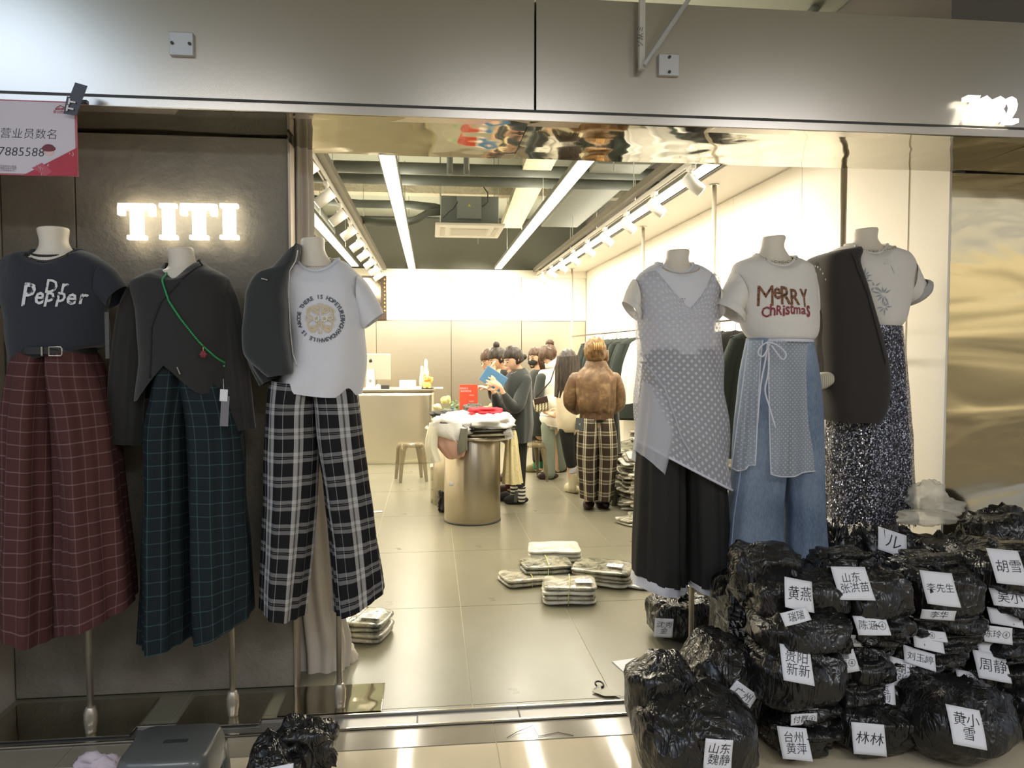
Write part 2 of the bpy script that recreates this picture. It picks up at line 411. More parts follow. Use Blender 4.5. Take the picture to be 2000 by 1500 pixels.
# ceiling slab with everything hung below it
CEILM = mat('painted slab', sr(165, 168, 152), rough=.8, var=.12, vscale=1.5, bump=.003, bscale=5)
obj('ceiling', bx((.5, 5.6, CZ+.06), (9.4, 16, .1)), CEILM, kind='structure')
DARKPIPE = mat('dark insulation', sr(92, 96, 88), rough=.55, var=.15, vscale=8)
SPRAY = mat('fireproofed beam', sr(190, 182, 158), rough=.95, bump=.02, bscale=28, var=.25, vscale=25)
SLABP = mat('duct grey', sr(112, 114, 104), rough=.6)
for i, (y, z, hgt, wd) in enumerate(((5.9, 3.42, .16, .18), (6.8, 3.46, .12, .16), (9.5, 3.55, .14, .2))):
    obj('ceiling_beam', bx((.4, y, z), (4.5, wd, hgt)), SPRAY, kind='structure')
obj('ceiling_beam', bx((1.02, 7.5, 3.25), (.27, 5.4, .10), rz=R(-2)), SPRAY, kind='structure')
for i, (y, z, r_, lb) in enumerate(((7.0, 3.20, .055, 'thick dark insulated pipe crossing the shop ceiling, upper of the pair'), (7.25, 3.15, .05, 'dark insulated pipe crossing the shop ceiling, lower of the pair'), (6.2, 3.35, .03, 'thin grey pipe crossing the shop ceiling nearest the entrance'))):
    obj('ceiling_pipe', B().cyl((-1.9, y, z), (2.6, y, z), r_, n=16), DARKPIPE, label=lb, cat='pipe')
obj('ceiling_pipe', B().tube([P(600, 388, 8.3), P(700, 398, 8.3), P(800, 400, 8.3), P(850, 405, 8.3), P(880, 415, 8.3)], .045, 14), DARKPIPE, label='dark insulated pipe running into the left side of the air conditioner, upper one', cat='pipe')
obj('ceiling_pipe', B().tube([P(700, 428, 8.2), P(740, 436, 8.2), P(790, 436, 8.2), P(815, 428, 8.2), P(835, 416, 8.2), P(875, 412, 8.2)], .04, 14), DARKPIPE, label='dark insulated pipe bending up into the air conditioner, lower one', cat='pipe')
obj('ceiling_duct', B().tube([(-1.5, 5.6, 3.2), (-1.35, 6.6, 3.2), (-1.3, 8.0, 3.05), (-1.3, 9.5, 3.0)], .13, 20), SLABP, label='large round grey duct above the left track lights', cat='duct')
obj('ceiling_duct', bx((1.75, 8.3, 3.33), (.5, 3.4, .28)), SLABP, label='rectangular grey duct above the right track lights', cat='duct', bevel=.01)
obj('ceiling_duct', B().tube([(-.95, 5.2, 3.3), (-.85, 5.8, 3.25), (-.75, 6.4, 3.45)], .07, 14), DARKPIPE, label='short dark duct elbow above the entrance beside the left track', cat='duct')
for x in (.15, .32): obj('ceiling_pipe', B().cyl((x*.9+.05, 6.8, 3.72), (x*.9+.05, 6.85, 3.12), .028, n=12), DARKPIPE, label='dark vertical pipe dropping to the crossing pipes, %s one' % ('left' if x < .2 else 'right'), cat='pipe')
rod = B().cyl((0, 0, 0), (0, 0, .86), .004, n=6)
r0 = obj('hanging_rod', rod, mat('rod zinc', sr(170, 170, 158), rough=.4, metal=.6), origin=(0, 0, 0), label='thin threaded rod hanging from the slab', cat='rod', group='threaded rods under the slab')
spots = [(x, y) for x in (-.29, 1.10, 2.02) for y in (5.5, 7.2, 8.9, 10.6)]+[(-1.17, 8.2), (-1.17, 10.6), (-.78, 6.2), (-.78, 9.0), (1.78, 6.4), (1.78, 9.2), (.62, 9.6), (.3, 5.7), (1.4, 5.6), (.12, 8.05), (.74, 8.05), (.12, 8.6), (.74, 8.6)]
for i, (x, y) in enumerate(spots):
    q = r0 if i == 0 else clone(r0); q.location = (x, y, 2.885); q.scale = (1, 1, 1)
# corridor side: pipes seen over the beam at the top right
for px, w_, lb in ((1580, .03, 'thin grey pipe above the beam beside the bracket'), (1760, .06, 'shiny slanted pipe above the beam, rightmost')):
    a, c = P(px, 30, 4.6), P(px+60, -40, 5.4); obj('ceiling_pipe', B().cyl(a, c, w_, n=14), GALV, label=lb, cat='pipe')

# corridor behind the viewer: ceiling lamps, a skylight and the lit shop fronts opposite
CORL = glow('corridor lamp glow', (1, .93, .76), 3.0)
for i, (y, x0, x1) in enumerate(((-1.6, 3.6, 15), (-3.6, 5.0, 15), (-5.2, -4, 15))):
    obj('corridor_lamp', bx(((x0+x1)/2, y, 3.45), (x1-x0, .10, .04)), CORL, label='long linear lamp on the corridor ceiling behind the viewer, %s from the shop' % ('first', 'second', 'third')[i], cat='ceiling light')
obj('skylight', bx((-3.2, -.1, 3.66), (1.5, 2.4, .03)), glow('sky glow', (.60, .76, 1), 3.2), kind='structure')
obj('wall_opposite', bx((5, -6.6, 1.8), (24, .1, 3.6)), mat('opposite wall', sr(200, 190, 165), rough=.8), kind='structure')
obj('floor', bx((9, -3.6, -.06), (14, 6.2, .1)), mat('far corridor floor', sr(120, 110, 92), rough=.2), kind='structure')
area((11, -5.6, 3.3), (7, .5), 120, (1, .92, .75), (R(-35), 0, 0))
# ---------------------------------------------------------------- lamps
TUBE = glow('diffuser glow', (1, .95, .80), 3.6)
for (x, y0, y1), lb in zip(STRIPS, ('leftmost linear ceiling light, half hidden behind the curtain', 'long linear ceiling light left of the air conditioner', 'long linear ceiling light right of the air conditioner', 'rightmost linear ceiling light beside the white soffit')):
    o = empty('linear_light', (x, (y0+y1)/2, 2.885), lb, 'ceiling light')
    obj('housing', bx((x, (y0+y1)/2, 2.868), (.125, y1-y0, .035)), SLABP, o)
    obj('diffuser', bx((x, (y0+y1)/2, 2.846), (.105, y1-y0-.01, .012)), TUBE, o)
def spot_proto():
    o = empty('track_spotlight', (0, 0, 0), 'white cylinder', 'spotlight')
    obj('adapter', bx((0, 0, .0), (.035, .11, .03)), WHITEP, o, bevel=.004)
    obj('arm', B().cyl((0, 0, -.01), (0, 0, -.07), .012, n=10).box((0, 0, -.065), (.05, .05, .03)), WHITEP, o)
    d = Vector((1, 0, -.75)).normalized(); c = Vector((0, 0, -.10))
    obj('lamp_head', B().cyl(c-d*.06, c+d*.095, .043, n=24), WHITEP, o)
    obj('lens', B().cyl(c+d*.0955, c+d*.099, .037, n=20), glow('lens glow', (1, .93, .78), 5), o)
    return o
sp0 = spot_proto(); first = True
SPOTN = ('nearest', 'second', 'third', 'fourth', 'fifth', 'sixth', 'seventh', 'eighth', 'farthest')
for side, x, sg, zz in (('left', -.78, -1, 2.80), ('right', 1.80, 1, 2.78)):
    y0 = 4.7
    tr = empty('light_track', (x, 8.4, 2.9), 'ceiling light track carrying the row of white spotlights, %s side' % side, 'light track')
    obj('housing', bx((x+.03*-sg, 8.5, 2.885), (.06, 8.0, .06)), mat('track grey', sr(140, 136, 126), rough=.5, metal=.3), tr)
    obj('rail', bx((x+.015*sg, 8.5, zz+.032), (.04, 8.0, .034)), WHITEP, tr)
    obj('slot', bx((x+.015*sg, 8.5, zz+.0145), (.012, 8.0, .004)), DARKMETAL, tr)
    for k in range(9):
        o = sp0 if first else clone(sp0); first = False
        y = 5.05+.86*k; o.location = (x+.015*sg, y, zz); o.rotation_euler = (0, 0, 0 if sg > 0 else math.pi)
        o['label'] = '%s white cylinder spotlight on the %s ceiling track, counted from the entrance' % (SPOTN[k], side)
        l = bpy.data.lights.new('spot_light', 'SPOT'); l.energy = 44 if sg > 0 else 26; l.spot_size = R(78); l.spot_blend = .7; l.color = WARM; l.shadow_soft_size = .05
        lo = bpy.data.objects.new('spot_light', l); COL.objects.link(lo); lo.location = (x+sg*.12, y, zz-.18)
        lo.rotation_euler = Vector((sg*.72, .12, -.62)).to_track_quat('-Z', 'Y').to_euler()
# wall washers over the back wall
for x in (-.27, .62, 1.08):
    l = bpy.data.lights.new('spot_light', 'SPOT'); l.energy = 110; l.spot_size = R(100); l.spot_blend = .8; l.color = WARM; l.shadow_soft_size = .05
    lo = bpy.data.objects.new('spot_light', l); COL.objects.link(lo); lo.location = (x, 11.6, 2.78); lo.rotation_euler = Vector((0, .8, -.5)).to_track_quat('-Z', 'Y').to_euler()
for px in (806, 992):
    c = P(px, 537, YB-.06); obj('ceiling_hook', B().ell(c, (.03, .02, .03), 12, 8), DARKMETAL, label='small round dark fitting on the white valance, %s one' % ('left' if px < 900 else 'right'), cat='fitting')
# ceiling cassette
o = empty('air_conditioner', (.43, 8.33, 2.86), 'white ceiling air conditioner cassette with a grey metal box above', 'air conditioner')
obj('panel', bx((.43, 8.33, 2.85), (.74, .86, .03)), WHITEP, o, bevel=.01)
obj('grille', bx((.43, 8.33, 2.833), (.42, .46, .01)), mat('grille white', sr(205, 200, 185), rough=.5), o)
for k in range(9): obj('grille_slat', bx((.43, 8.14+k*.047, 2.826), (.38, .012, .006)), WHITEP, o)
for dx in (-.29, .29): obj('air_vane', bx((.43+dx, 8.33, 2.833), (.05, .56, .006)), mat('vane', sr(190, 186, 172), rough=.4), o)
obj('casing', bx((.43, 8.33, 3.02), (.62, .62, .30)), mat('casing grey', sr(128, 134, 130), rough=.45, metal=.5), o, bevel=.006)
obj('control_box', bx((.42, 8.00, 3.04), (.26, .05, .24)), mat('box grey', sr(140, 146, 142), rough=.45, metal=.4), o, bevel=.004)
obj('warning_sticker', B().add([(.405, 7.972, 3.05), (.44, 7.972, 3.05), (.4225, 7.972, 3.08)], [(0, 1, 2)], False), mat('yellow', sr(210, 200, 60)), o)
obj('cable', B().tube([(.30, 7.98, 3.10), (.25, 7.96, 3.02), (.2, 7.95, 2.98), (.14, 7.98, 2.92)], .006, 6), DARKMETAL, o)
obj('cable', B().tube([(.56, 7.98, 3.05), (.62, 7.97, 3.1), (.62, 7.98, 3.2), (.55, 8.0, 3.3), (.48, 8.1, 3.45)], .007, 6), DARKMETAL, o)
# lit sign letters on the stone
SIGN = glow('sign glow', (1, .94, .78), 5.0)
def serif(ch, x, z, h, w_, y):
    b = B(); st = w_*.34 if ch == 'T' else w_*.56
    b.box((x, y, z), (st, .028, h*.96))
    b.box((x, y, z-h/2+h*.06), (st*1.55, .028, h*.12))
    if ch == 'T':
        b.box((x, y, z+h/2-h*.085), (w_, .028, h*.17))
        for s_ in (-1, 1): b.box((x+s_*(w_/2-.012), y, z+h/2-h*.2), (.026, .028, h*.26))
    else: b.box((x, y, z+h/2-h*.06), (st*1.5, .028, h*.12))
    return b
sg = empty('shop_sign', (-1.05, 3.3, 1.96), 'glowing white serif shop letters TITI on the dark stone wall', 'sign')
for ch, pa, pb in (('T', 235, 306), ('I', 312, 352), ('T', 356, 426), ('I', 429, 471)):
    a, c = P(pa, 434, 3.29), P(pb, 434, 3.29); obj('letter', serif(ch, (a.x+c.x)/2, a.z, .15, c.x-a.x, 3.275), SIGN, sg, bevel=.003)
    for s_ in (-1, 1): obj('stud', B().cyl(((a.x+c.x)/2, 3.296, a.z+s_*.05), ((a.x+c.x)/2, 3.33, a.z+s_*.05), .004, n=8), DARKMETAL, sg)
# unit number on the beam
nb = empty('unit_number', (2.37, 2.99, 2.48), 'glowing white unit number 7082 on the beam at right', 'sign')
xs = P(1884, 218, 2.97), P(1984, 218, 2.97); b = text_b('7082', .155, bold=.006, space=.95)
wid = max(v.x for v in b.v)-min(v.x for v in b.v); place(b, ((xs[0].x+xs[1].x)/2, 2.955, (xs[0].z+xs[1].z)/2), 0, (xs[1].x-xs[0].x)/wid)
face = [Vector(v) for v in b.v]; n0 = len(face)
b2 = B(); b2.add(face, b.f, False); obj('number_face', b2, glow('number glow', (.95, .97, 1), 2.2), nb, solid=.004)
b3 = B(); b3.add([Vector((v.x-.002, 2.974, v.z-.001)) for v in face], b.f, False); obj('number_side', b3, glow('halo glow', (1, .96, .85), 1.7), nb, solid=.03)

# ================================================================ mannequins and what they wear
def rows(Y, L): 
    out = []
    for r_ in L:
        xl, yl, xr, yr, dp = r_[:5]; out.append((P(xl, yl, Y), P(xr, yr, Y), dp, r_[5] if len(r_) > 5 else 0))
    return out
def folds(k=6, amp=.008, grow=1.0, ph=0.0, k2=11, wob=.5):
    def f(t, a, p):
        g = (t**grow)
        return amp*g*(math.cos(k*a+ph+.8*math.sin(3*t+ph))+.5*math.cos(k2*a+2*ph+wob*2*t))+.5*amp*noise.noise(p*6)
    return f
def crumple(amp=.006, sc=5, stretch=.7):
    return lambda t, a, p: 1.5*amp*(noise.noise(Vector((p.x*sc, p.y*sc, p.z*sc*stretch)))*1.4+.6*noise.noise(p*sc*2.3))
def notch(b, c, wid, dep, reach, Y, up=False):
    """pull the cloth of the front edge away to leave a V opening"""
    for v in b.v:
        if v.y > Y: continue
        k = max(0, 1-abs(v.x-c.x)/wid); 
        if k <= 0: continue
        if up:
            if v.z < c.z+reach: v.z += dep*k*min(1, (c.z+reach-v.z)/reach)
        else:
            if v.z > c.z-reach: v.z -= dep*k*max(0, min(1, (v.z-(c.z-reach))/reach))
    return b
def scoop(b, px, py, Y, wid=.092, dep=.052, reach=.12):
    c = P(px, py, Y)
    for v in b.v:
        k = 1-((v.x-c.x)/wid)**2; f = min(1, max(0, (Y-v.y)/.05))
        if k > 0 and v.z > c.z-reach: v.z -= dep*k*f*min(1.15, (v.z-(c.z-reach))/reach)
def mannequin(Y, neck, body, polepx, label, base=None, polebot=None, lean=0):
    """neck, chest and hips in one shell on a steel pole"""
    top = P((neck[0][0]+neck[0][2])/2, neck[0][1], Y); foot = P(*polepx, Y); foot.z = 0
    o = empty('mannequin', (foot.x, Y, 0), label, 'mannequin', 'headless mannequins on steel poles')
    b = B().loft(rows(Y, neck+body), n=32, sub=4, capt=True, capb=True)
    obj('torso', b, CREAM, o)
    z0 = P(0, body[-1][1], Y).z
    obj('pole', B().cyl((foot.x, Y, .006), (foot.x, Y, z0), .0125, n=18), POLE, o)
    obj('pole_collar', B().lathe((foot.x, Y, 0), [(.020, .004), (.020, .02), (.025, .05), (.025, .085), (.018, .11), (.013, .115)], 20), POLE, o)
    if base:
        x0, x1, y0, y1 = base
        obj('base_plate', bx(((x0+x1)/2, (y0+y1)/2, .0085), (x1-x0, y1-y0, .006)), MIRROR, o, bevel=.001)
    else: obj('base_plate', B().cyl((foot.x, Y, .0025), (foot.x, Y, .01), .13, n=32), MIRROR, o)
    return o
def beads(name, pts, r_, m, label, cat, closed=False, links=False):
    b = B()
    for i, p in enumerate(pts):
        if links and i % 2: b.ell(p, (r_*.55, r_*1.3, r_*.75), 8, 6)
        else: b.ell(p, (r_*(1.5 if links else 1), r_, r_), 8, 6)
    return obj(name, b, m, label=label, cat=cat)
def neckring(cx, cy, rx, ry, drop, Y, n=60, tilt=0):
    c = P(cx, cy, Y); k = mpp(cx, Y); out = []
    for i in range(n):
        a = 2*math.pi*i/n; s = math.sin(a)
        p = c+Vector((math.cos(a)*rx*k, s*ry, -drop*(1-s)/2+tilt*math.cos(a)))
        h = tb.ray_cast(Vector((p.x, Y-1, p.z)), Vector((0, 1, 0)), 3)
        if s < 0 and h[0] is not None and h[0].y < p.y+.002: p.y = h[0].y-.002
        out.append(p)
    return out
def legs(name, Y, LL, RL, m, label, cat='trousers', n=56, k=5, amp=.010, cut=None, u=.0):
    o = empty(name, tuple(P(LL[0][2], LL[0][3], Y)), label, cat)
    for i, rr in enumerate((LL, RL)):
        obj('trouser_leg', B().loft(rows(Y, rr), n=n, sub=6, ex=2.3, fold=folds(k, amp*1.35, .55, i*1.7+u), u0=i*.013), m, o)
    return o
NAVY = fab('navy cotton', sr(46, 49, 57), var=.05, sheen=.2)
WHITET = fab('white jersey', sr(218, 218, 224), bump=.002, bscale=35)
WHITEW = fab('warm white jersey', sr(226, 221, 214), bump=.002, bscale=35)
BLK = fab('black wool', sr(46, 45, 45), bump=.001, bscale=120, sheen=.3)
GREYBLK = fab('charcoal suede', sr(50, 53, 54), bump=.001, bscale=80, sheen=.4, var=.12, vscale=6)
SILVER = mat('silver chain', sr(200, 195, 185), rough=.25, metal=1)
GOLD = mat('gold trim', sr(205, 175, 110), rough=.3, metal=1)

# ---- 1: dark tee, burgundy checked trousers
Y = 3.0
mannequin(Y, [(77, 447, 131, 445, .055), (75, 452, 133, 450, .058), (80, 476, 132, 474, .056), (70, 494, 146, 492, .06)],
          [(40, 512, 180, 512, .075), (40, 560, 178, 560, .10), (48, 640, 172, 640, .10), (52, 690, 168, 690, .09)],
          (178, 1435), 'leftmost mannequin, cream neck above a dark printed tee and red trousers', (-1.74, -1.17, 2.96, 3.28))
tee = B().loft(rows(Y, [(62, 486, 150, 485, .078, .01), (30, 493, 184, 498, .10, .005), (2, 503, 210, 520, .115), (-6, 530, 214, 548, .13), (2, 600, 210, 600, .145), (8, 662, 212, 645, .15), (10, 712, 213, 668, .145), (30, 716, 200, 676, .13), (46, 690, 184, 678, .115)]), fold=crumple(.013, 4, .6))
scoop(tee, 106, 488, Y, 0.1); tb = tee.bvh(); o = obj('t_shirt', tee, NAVY, label='dark navy tee with white lettering, tucked into red checked trousers', cat='t-shirt')
obj('sleeve', B().loft(rows(Y, [(-2, 505, 2, 590, .08), (-18, 520, -8, 600, .08), (-35, 545, 6, 602, .075)]), fold=crumple(.006, 6)), NAVY, o)
obj('sleeve', B().loft(rows(Y, [(204, 512, 196, 590, .08), (226, 530, 206, 596, .075), (247, 562, 213, 600, .07)]), fold=crumple(.006, 6)), NAVY, o)
obj('collar', B().tube(tee.v[:44], .007, 8, closed=True), NAVY, o)
PRINTW = mat('crackled white print', sr(205, 205, 208), rough=.8, build=lambda t, p: t.put(p.inputs['Base Color'], t.ramp(t.noise(60, 4, t.coord()), [(.38, sr(90, 92, 100)), (.42, sr(215, 215, 218))])))
k = mpp(100, Y)
pr_ = B()
for s_, cx, cy, h_, wd in (('P', 55, 575, 44, 26), ('e', 76, 582, 24, 15), ('p', 93, 584, 28, 17), ('p', 113, 584, 28, 17), ('e', 132, 583, 22, 15), ('r', 152, 582, 20, 15), ('D', 96, 558, 26, 20), ('r', 120, 561, 17, 14)):
    tx = text_b(s_, 1.0, shear=.22, bold=.02); zs = [v.z for v in tx.v]; xs_ = [v.x for v in tx.v]
    c = P(cx, cy, Y-.14)
    for v in tx.v: v.x = (v.x-(min(xs_)+max(xs_))/2)/(max(xs_)-min(xs_))*wd*1.05*k+c.x; v.z = (v.z-(min(zs)+max(zs))/2)/(max(zs)-min(zs))*h_*1.05*k+c.z
    pr_.add(tx.v, tx.f, False)
obj('chest_print', drape(pr_, tb, .004, Y-1), PRINTW, o)
beads('necklace', neckring(106, 481, 41, .072, .045, Y, 70), .0048, mat('black beads', sr(35, 35, 36), rough=.25), 'black bead necklace around the leftmost mannequin neck, upper strand', 'necklace')
beads('necklace', neckring(109, 482, 45, .082, .066, Y, 60), .0062, mat('dark faceted beads', sr(70, 68, 66), rough=.15, metal=.6), 'dark faceted necklace around the leftmost mannequin neck, lower strand', 'necklace')
BURG = plaid('burgundy check', sr(80, 50, 48), sr(122, 96, 97), .049, .0495, [(.5, .09, .38)], [(.5, .085, .75)])
legs('plaid_trousers', Y, [(44, 688, 118, 690, .135), (34, 730, 122, 735, .15), (20, 830, 120, 840, .15), (10, 980, 128, 990, .16), (5, 1100, 133, 1100, .17), (3, 1190, 134, 1216, .175, .05)],
     [(98, 690, 180, 688, .135), (100, 730, 198, 735, .15), (116, 840, 218, 830, .15), (126, 980, 235, 975, .16), (130, 1100, 248, 1085, .17), (134, 1216, 257, 1172, .175, .02)], BURG, 'wide burgundy trousers with pale pink check lines', k=5, amp=.012)
be = obj('belt', B().loft(rows(Y, [(42, 679, 182, 678, .148), (41, 692, 183, 691, .150)]), n=40), mat('belt leather', sr(40, 38, 38), rough=.4), label='black leather belt with silver square buckle on the burgundy trousers', cat='belt')
c = P(110, 686, Y-.152); obj('buckle', B().tube([c+Vector((dx, -.006, dz)) for dx, dz in ((-.022, -.016), (.018, -.016), (.022, -.010), (.022, .010), (.018, .016), (-.022, .016))], .0028, 8, closed=True), SILVER, be)
obj('belt_loop_keeper', bx(P(83, 686, Y-.152), (.006, .012, .032)), SILVER, be)
o = obj('hang_tag', bx(P(209, 655, Y-.13), (.014, .002, .17)), mat('clear plastic tag', sr(120, 120, 120), rough=.2, alpha=.35), label='thin clear plastic tag hanging from the navy tee sleeve', cat='tag')

# ---- 2: black wrap jacket, dark green check trousers
Y = 3.08
mannequin(Y, [(328, 487, 375, 484, .048), (326, 492, 378, 489, .05), (330, 510, 382, 508, .05), (326, 525, 388, 522, .055)],
          [(300, 540, 410, 540, .07), (300, 600, 425, 600, .09), (312, 690, 415, 690, .08)],
          (455, 1393), 'second mannequin from the left, tilted cream neck above a black jacket', (-1.02, -.69, 3.0, 3.27))
jk = B().loft(rows(Y, [(322, 512, 386, 505, .06, .0), (300, 530, 408, 522, .085), (272, 543, 432, 534, .11), (258, 560, 448, 552, .125), (270, 620, 458, 612, .14), (276, 700, 455, 700, .15), (268, 779, 452, 757, .15, .01)]), n=60, sub=7, fold=crumple(.006, 3), ex=2.4)
notch(jk, P(350, 505, Y), .09, .085, .10, Y); notch(jk, P(348, 778, Y), .12, .135, .17, Y, up=True)
jb = jk.bvh(); o = obj('wrap_jacket', jk, BLK, label='black cropped jacket with V neck and split hem over dark green checked trousers', cat='jacket')
obj('sleeve', B().loft(rows(Y, [(258, 548, 288, 640, .07), (236, 600, 290, 660, .085), (222, 700, 284, 710, .085), (216, 800, 278, 790, .075), (218, 862, 272, 868, .07)]), fold=folds(3, .008, .5)), BLK, o)
obj('sleeve', B().loft(rows(Y, [(415, 640, 448, 545, .07), (425, 670, 470, 600, .085), (437, 730, 484, 700, .085), (446, 790, 493, 790, .075), (450, 842, 497, 836, .07)]), fold=folds(3, .008, .5, 1)), BLK, o)
st = B()
for (ax, ay), (cx, cy) in (((327, 508), (352, 552)), ((388, 503), (352, 552)), ((352, 552), (300, 600)), ((300, 600), (293, 770))):
    for q in range(9): 
        p = P(ax+(cx-ax)*q/8, ay+(cy-ay)*q/8, Y-.1); st.v.append(p)
def path_on(bvh, pts, off, Yf, n=12):
    out = []
    for i in range(len(pts)-1):
        for q in range(n):
            u = q/n; p = P(pts[i][0]*(1-u)+pts[i+1][0]*u, pts[i][1]*(1-u)+pts[i+1][1]*u, Yf)
            h = bvh.ray_cast(Vector((p.x, Yf-1, p.z)), Vector((0, 1, 0)), 3); p.y = (h[0].y if h[0] is not None else Yf)-off; out.append(p)
    return out
obj('front_seam', B().tube(path_on(jb, [(352, 552), (318, 590), (300, 640), (296, 770)], .003, Y-.12), .0022, 6), mat('seam black', sr(30, 30, 30), rough=.7), o)
obj('lapel_edge', B().tube(path_on(jb, [(388, 508), (352, 550)], .003, Y-.12, 8), .003, 6), mat('seam black'), o)
bs_ = beads('bead_strap', path_on(jb, [(313, 528), (318, 552), (332, 588), (356, 622), (392, 668), (420, 698), (440, 716)], .006, Y-.13, 14), .0042, mat('green beads', sr(50, 150, 90), rough=.25), 'green bead strap slung diagonally across the black jacket', 'strap')
obj('cord', B().tube(path_on(jb, [(313, 528), (318, 552), (332, 588), (356, 622), (392, 668), (420, 698), (440, 716)], .006, Y-.13, 4), .0022, 6), MATS['green beads'], bs_)
o = obj('flower_charm', B().ell(P(397, 692, Y-.165), (.010, .006, .010), 12, 8), mat('red enamel', sr(120, 40, 45), rough=.3), label='small dark red flower charm hanging from the green bead strap', cat='charm')
for q in range(6): obj('petal', B().ell(P(397+4.5*math.cos(q*1.05), 692+4.5*math.sin(q*1.05), Y-.166), (.006, .004, .006), 8, 6), MATS['red enamel'], o)
obj('link', B().cyl(P(397, 673, Y-.16), P(397, 687, Y-.166), .002, n=8), GOLD, o)
GRN = plaid('dark green check', sr(32, 39, 43), sr(62, 86, 88), .0495, .0495, [(.5, .08, .5)], [(.5, .07, .6)])
legs('plaid_trousers', Y, [(312, 715, 370, 715, .13), (300, 770, 372, 770, .135), (288, 850, 368, 850, .14), (287, 1000, 372, 1000, .15), (284, 1120, 376, 1120, .155), (281, 1240, 380, 1226, .16, .03)],
     [(352, 715, 425, 715, .13), (360, 770, 452, 770, .135), (368, 850, 474, 850, .145), (372, 1000, 482, 1000, .155), (376, 1120, 488, 1110, .165), (380, 1228, 492, 1186, .17, .03)], GRN, 'wide dark green-black trousers with thin teal check lines', k=4, amp=.011)
o = obj('hang_tag', bx(P(439, 803, Y-.165), (.030, .003, .115), ry=R(4)), mat('tag grey card', sr(120, 118, 122), rough=.6), label='grey and white card hang tag at the hip of the dark green trousers', cat='tag')
obj('tag_top', bx(P(437, 772, Y-.168), (.028, .002, .045), ry=R(4)), PAPER, o); obj('tag_cord', B().cyl(P(436, 740, Y-.15), P(437, 762, Y-.167), .001, n=6), PAPER, o)
obj('zip_pull', B().bar(P(346, 717, Y-.165), P(352, 731, Y-.165), .004, .004), SILVER, label='small silver zip pull at the split hem of the black jacket', cat='zip pull')

# ---- 3: black zip jacket over white printed tee, black and white tartan trousers
Y = 3.10
mannequin(Y, [(589, 467, 632, 465, .045), (587, 472, 634, 470, .047), (588, 495, 636, 493, .047), (582, 524, 655, 520, .06)],
          [(560, 535, 680, 532, .075), (560, 600, 685, 600, .09), (565, 720, 672, 720, .08)],
          (664, 1383), 'third mannequin from the left, cream neck above a white tee and black jacket', (-.63, -.21, 3.05, 3.31))
tee = B().loft(rows(Y, [(584, 507, 660, 504, .07, .01), (566, 518, 680, 514, .093, .005), (548, 540, 704, 535, .11), (545, 570, 714, 560, .125), (560, 640, 713, 640, .14), (560, 690, 714, 700, .145, .01), (545, 718, 711, 732, .145, .045), (533, 733, 706, 750, .14, .062)]), n=64, sub=7, fold=lambda t, a, p: crumple(.008, 5)(t, a, p)+.010*t**3*math.cos(6*a+1))
scoop(tee, 622, 505, Y, 0.088); tb = tee.bvh(); o = obj('t_shirt', tee, WHITET, label='white tee with a ring of lettering round a beige ornament, under black zip jacket', cat='t-shirt')
obj('sleeve', B().loft(rows(Y, [(700, 535, 698, 600, .09), (720, 555, 702, 625, .085), (736, 585, 706, 638, .08), (748, 613, 712, 642, .075)]), fold=crumple(.005, 8)), WHITET, o)
obj('collar', B().tube(tee.v[:64], .008, 8, closed=True), WHITET, o)
c = P(625, 622, Y-.14); k = mpp(625, Y); ring = B(); TX = 'THERE IS HOPEYURERWGHYWDASWHILE IS ABCOE '; n_ = len(TX)
for i, ch in enumerate(TX):
    if ch == ' ': continue
    a = R(148)-2*math.pi*i/n_; t = text_b(ch, .022, bold=.025); place(t, c+Vector((math.cos(a), 0, math.sin(a)))*k*41, a-math.pi/2); ring.add(t.v, t.f, False)
obj('print_lettering', drape(ring, tb, .003, Y-1), mat('slate print', sr(82, 88, 98), rough=.8), o)
orn = B()
for sx in (-1, 1):
    for rr, cx, cz, ph in ((.026, .028, .022, 0), (.026, .028, -.022, 2), (.014, .045, 0, 1), (.016, .02, .035, .5), (.014, .03, -.04, 2)):
        pts = [c+Vector((sx*(cx+rr*math.cos(q*.5+ph)*(1-q*.025)), 0, cz+rr*math.sin(q*.5+ph)*(1-q*.025))) for q in range(20)]
        bb = B()
        for q in range(19):
            p, p2 = pts[q], pts[q+1]; d_ = (p2-p).normalized(); nrm = Vector((-d_.z, 0, d_.x))*.0035
            bb.add([p+nrm, p-nrm, p2-nrm, p2+nrm], [(0, 1, 2, 3)], False)
        orn.add(bb.v, bb.f, False)
    orn.add([c+Vector((sx*x_, 0, z_)) for x_, z_ in ((.002, .06), (.009, .06), (.009, -.06), (.002, -.06))], [(0, 1, 2, 3)], False)
obj('print_ornament', drape(orn, tb, .003, Y-1), mat('beige print', sr(208, 192, 164), rough=.8), o)
pb = B()
for q in range(16):
    a = q*.785; cx_ = -8 if q < 8 else 8; p = P(625+cx_+5*math.cos(a), 622+5*math.sin(a), Y-.15)
    h = tb.ray_cast(Vector((p.x, Y-1, p.z)), Vector((0, 1, 0)), 3); pb.ell((p.x, (h[0].y if h[0] is not None else Y-.14)-.004, p.z), (.0045,)*3, 8, 6)
pb.tube(path_on(tb, [(599, 616), (606, 622), (612, 621)], .005, Y-.12, 5), .002, 6); pb.tube(path_on(tb, [(638, 621), (647, 617), (651, 622), (645, 625), (637, 622)], .005, Y-.12, 4), .002, 6)
obj('pearl_knot', pb, mat('pearl', sr(232, 228, 222), rough=.2, coat=.5), o)
jk = B().loft(rows(Y-.01, [(560, 500, 584, 482, .07), (540, 528, 583, 515, .12), (510, 540, 570, 540, .15), (492, 570, 568, 580, .165), (484, 640, 572, 640, .17), (490, 690, 578, 690, .17), (520, 722, 584, 720, .16), (535, 735, 583, 728, .15)]), n=48, sub=6, ex=4.5, fold=crumple(.006, 5))
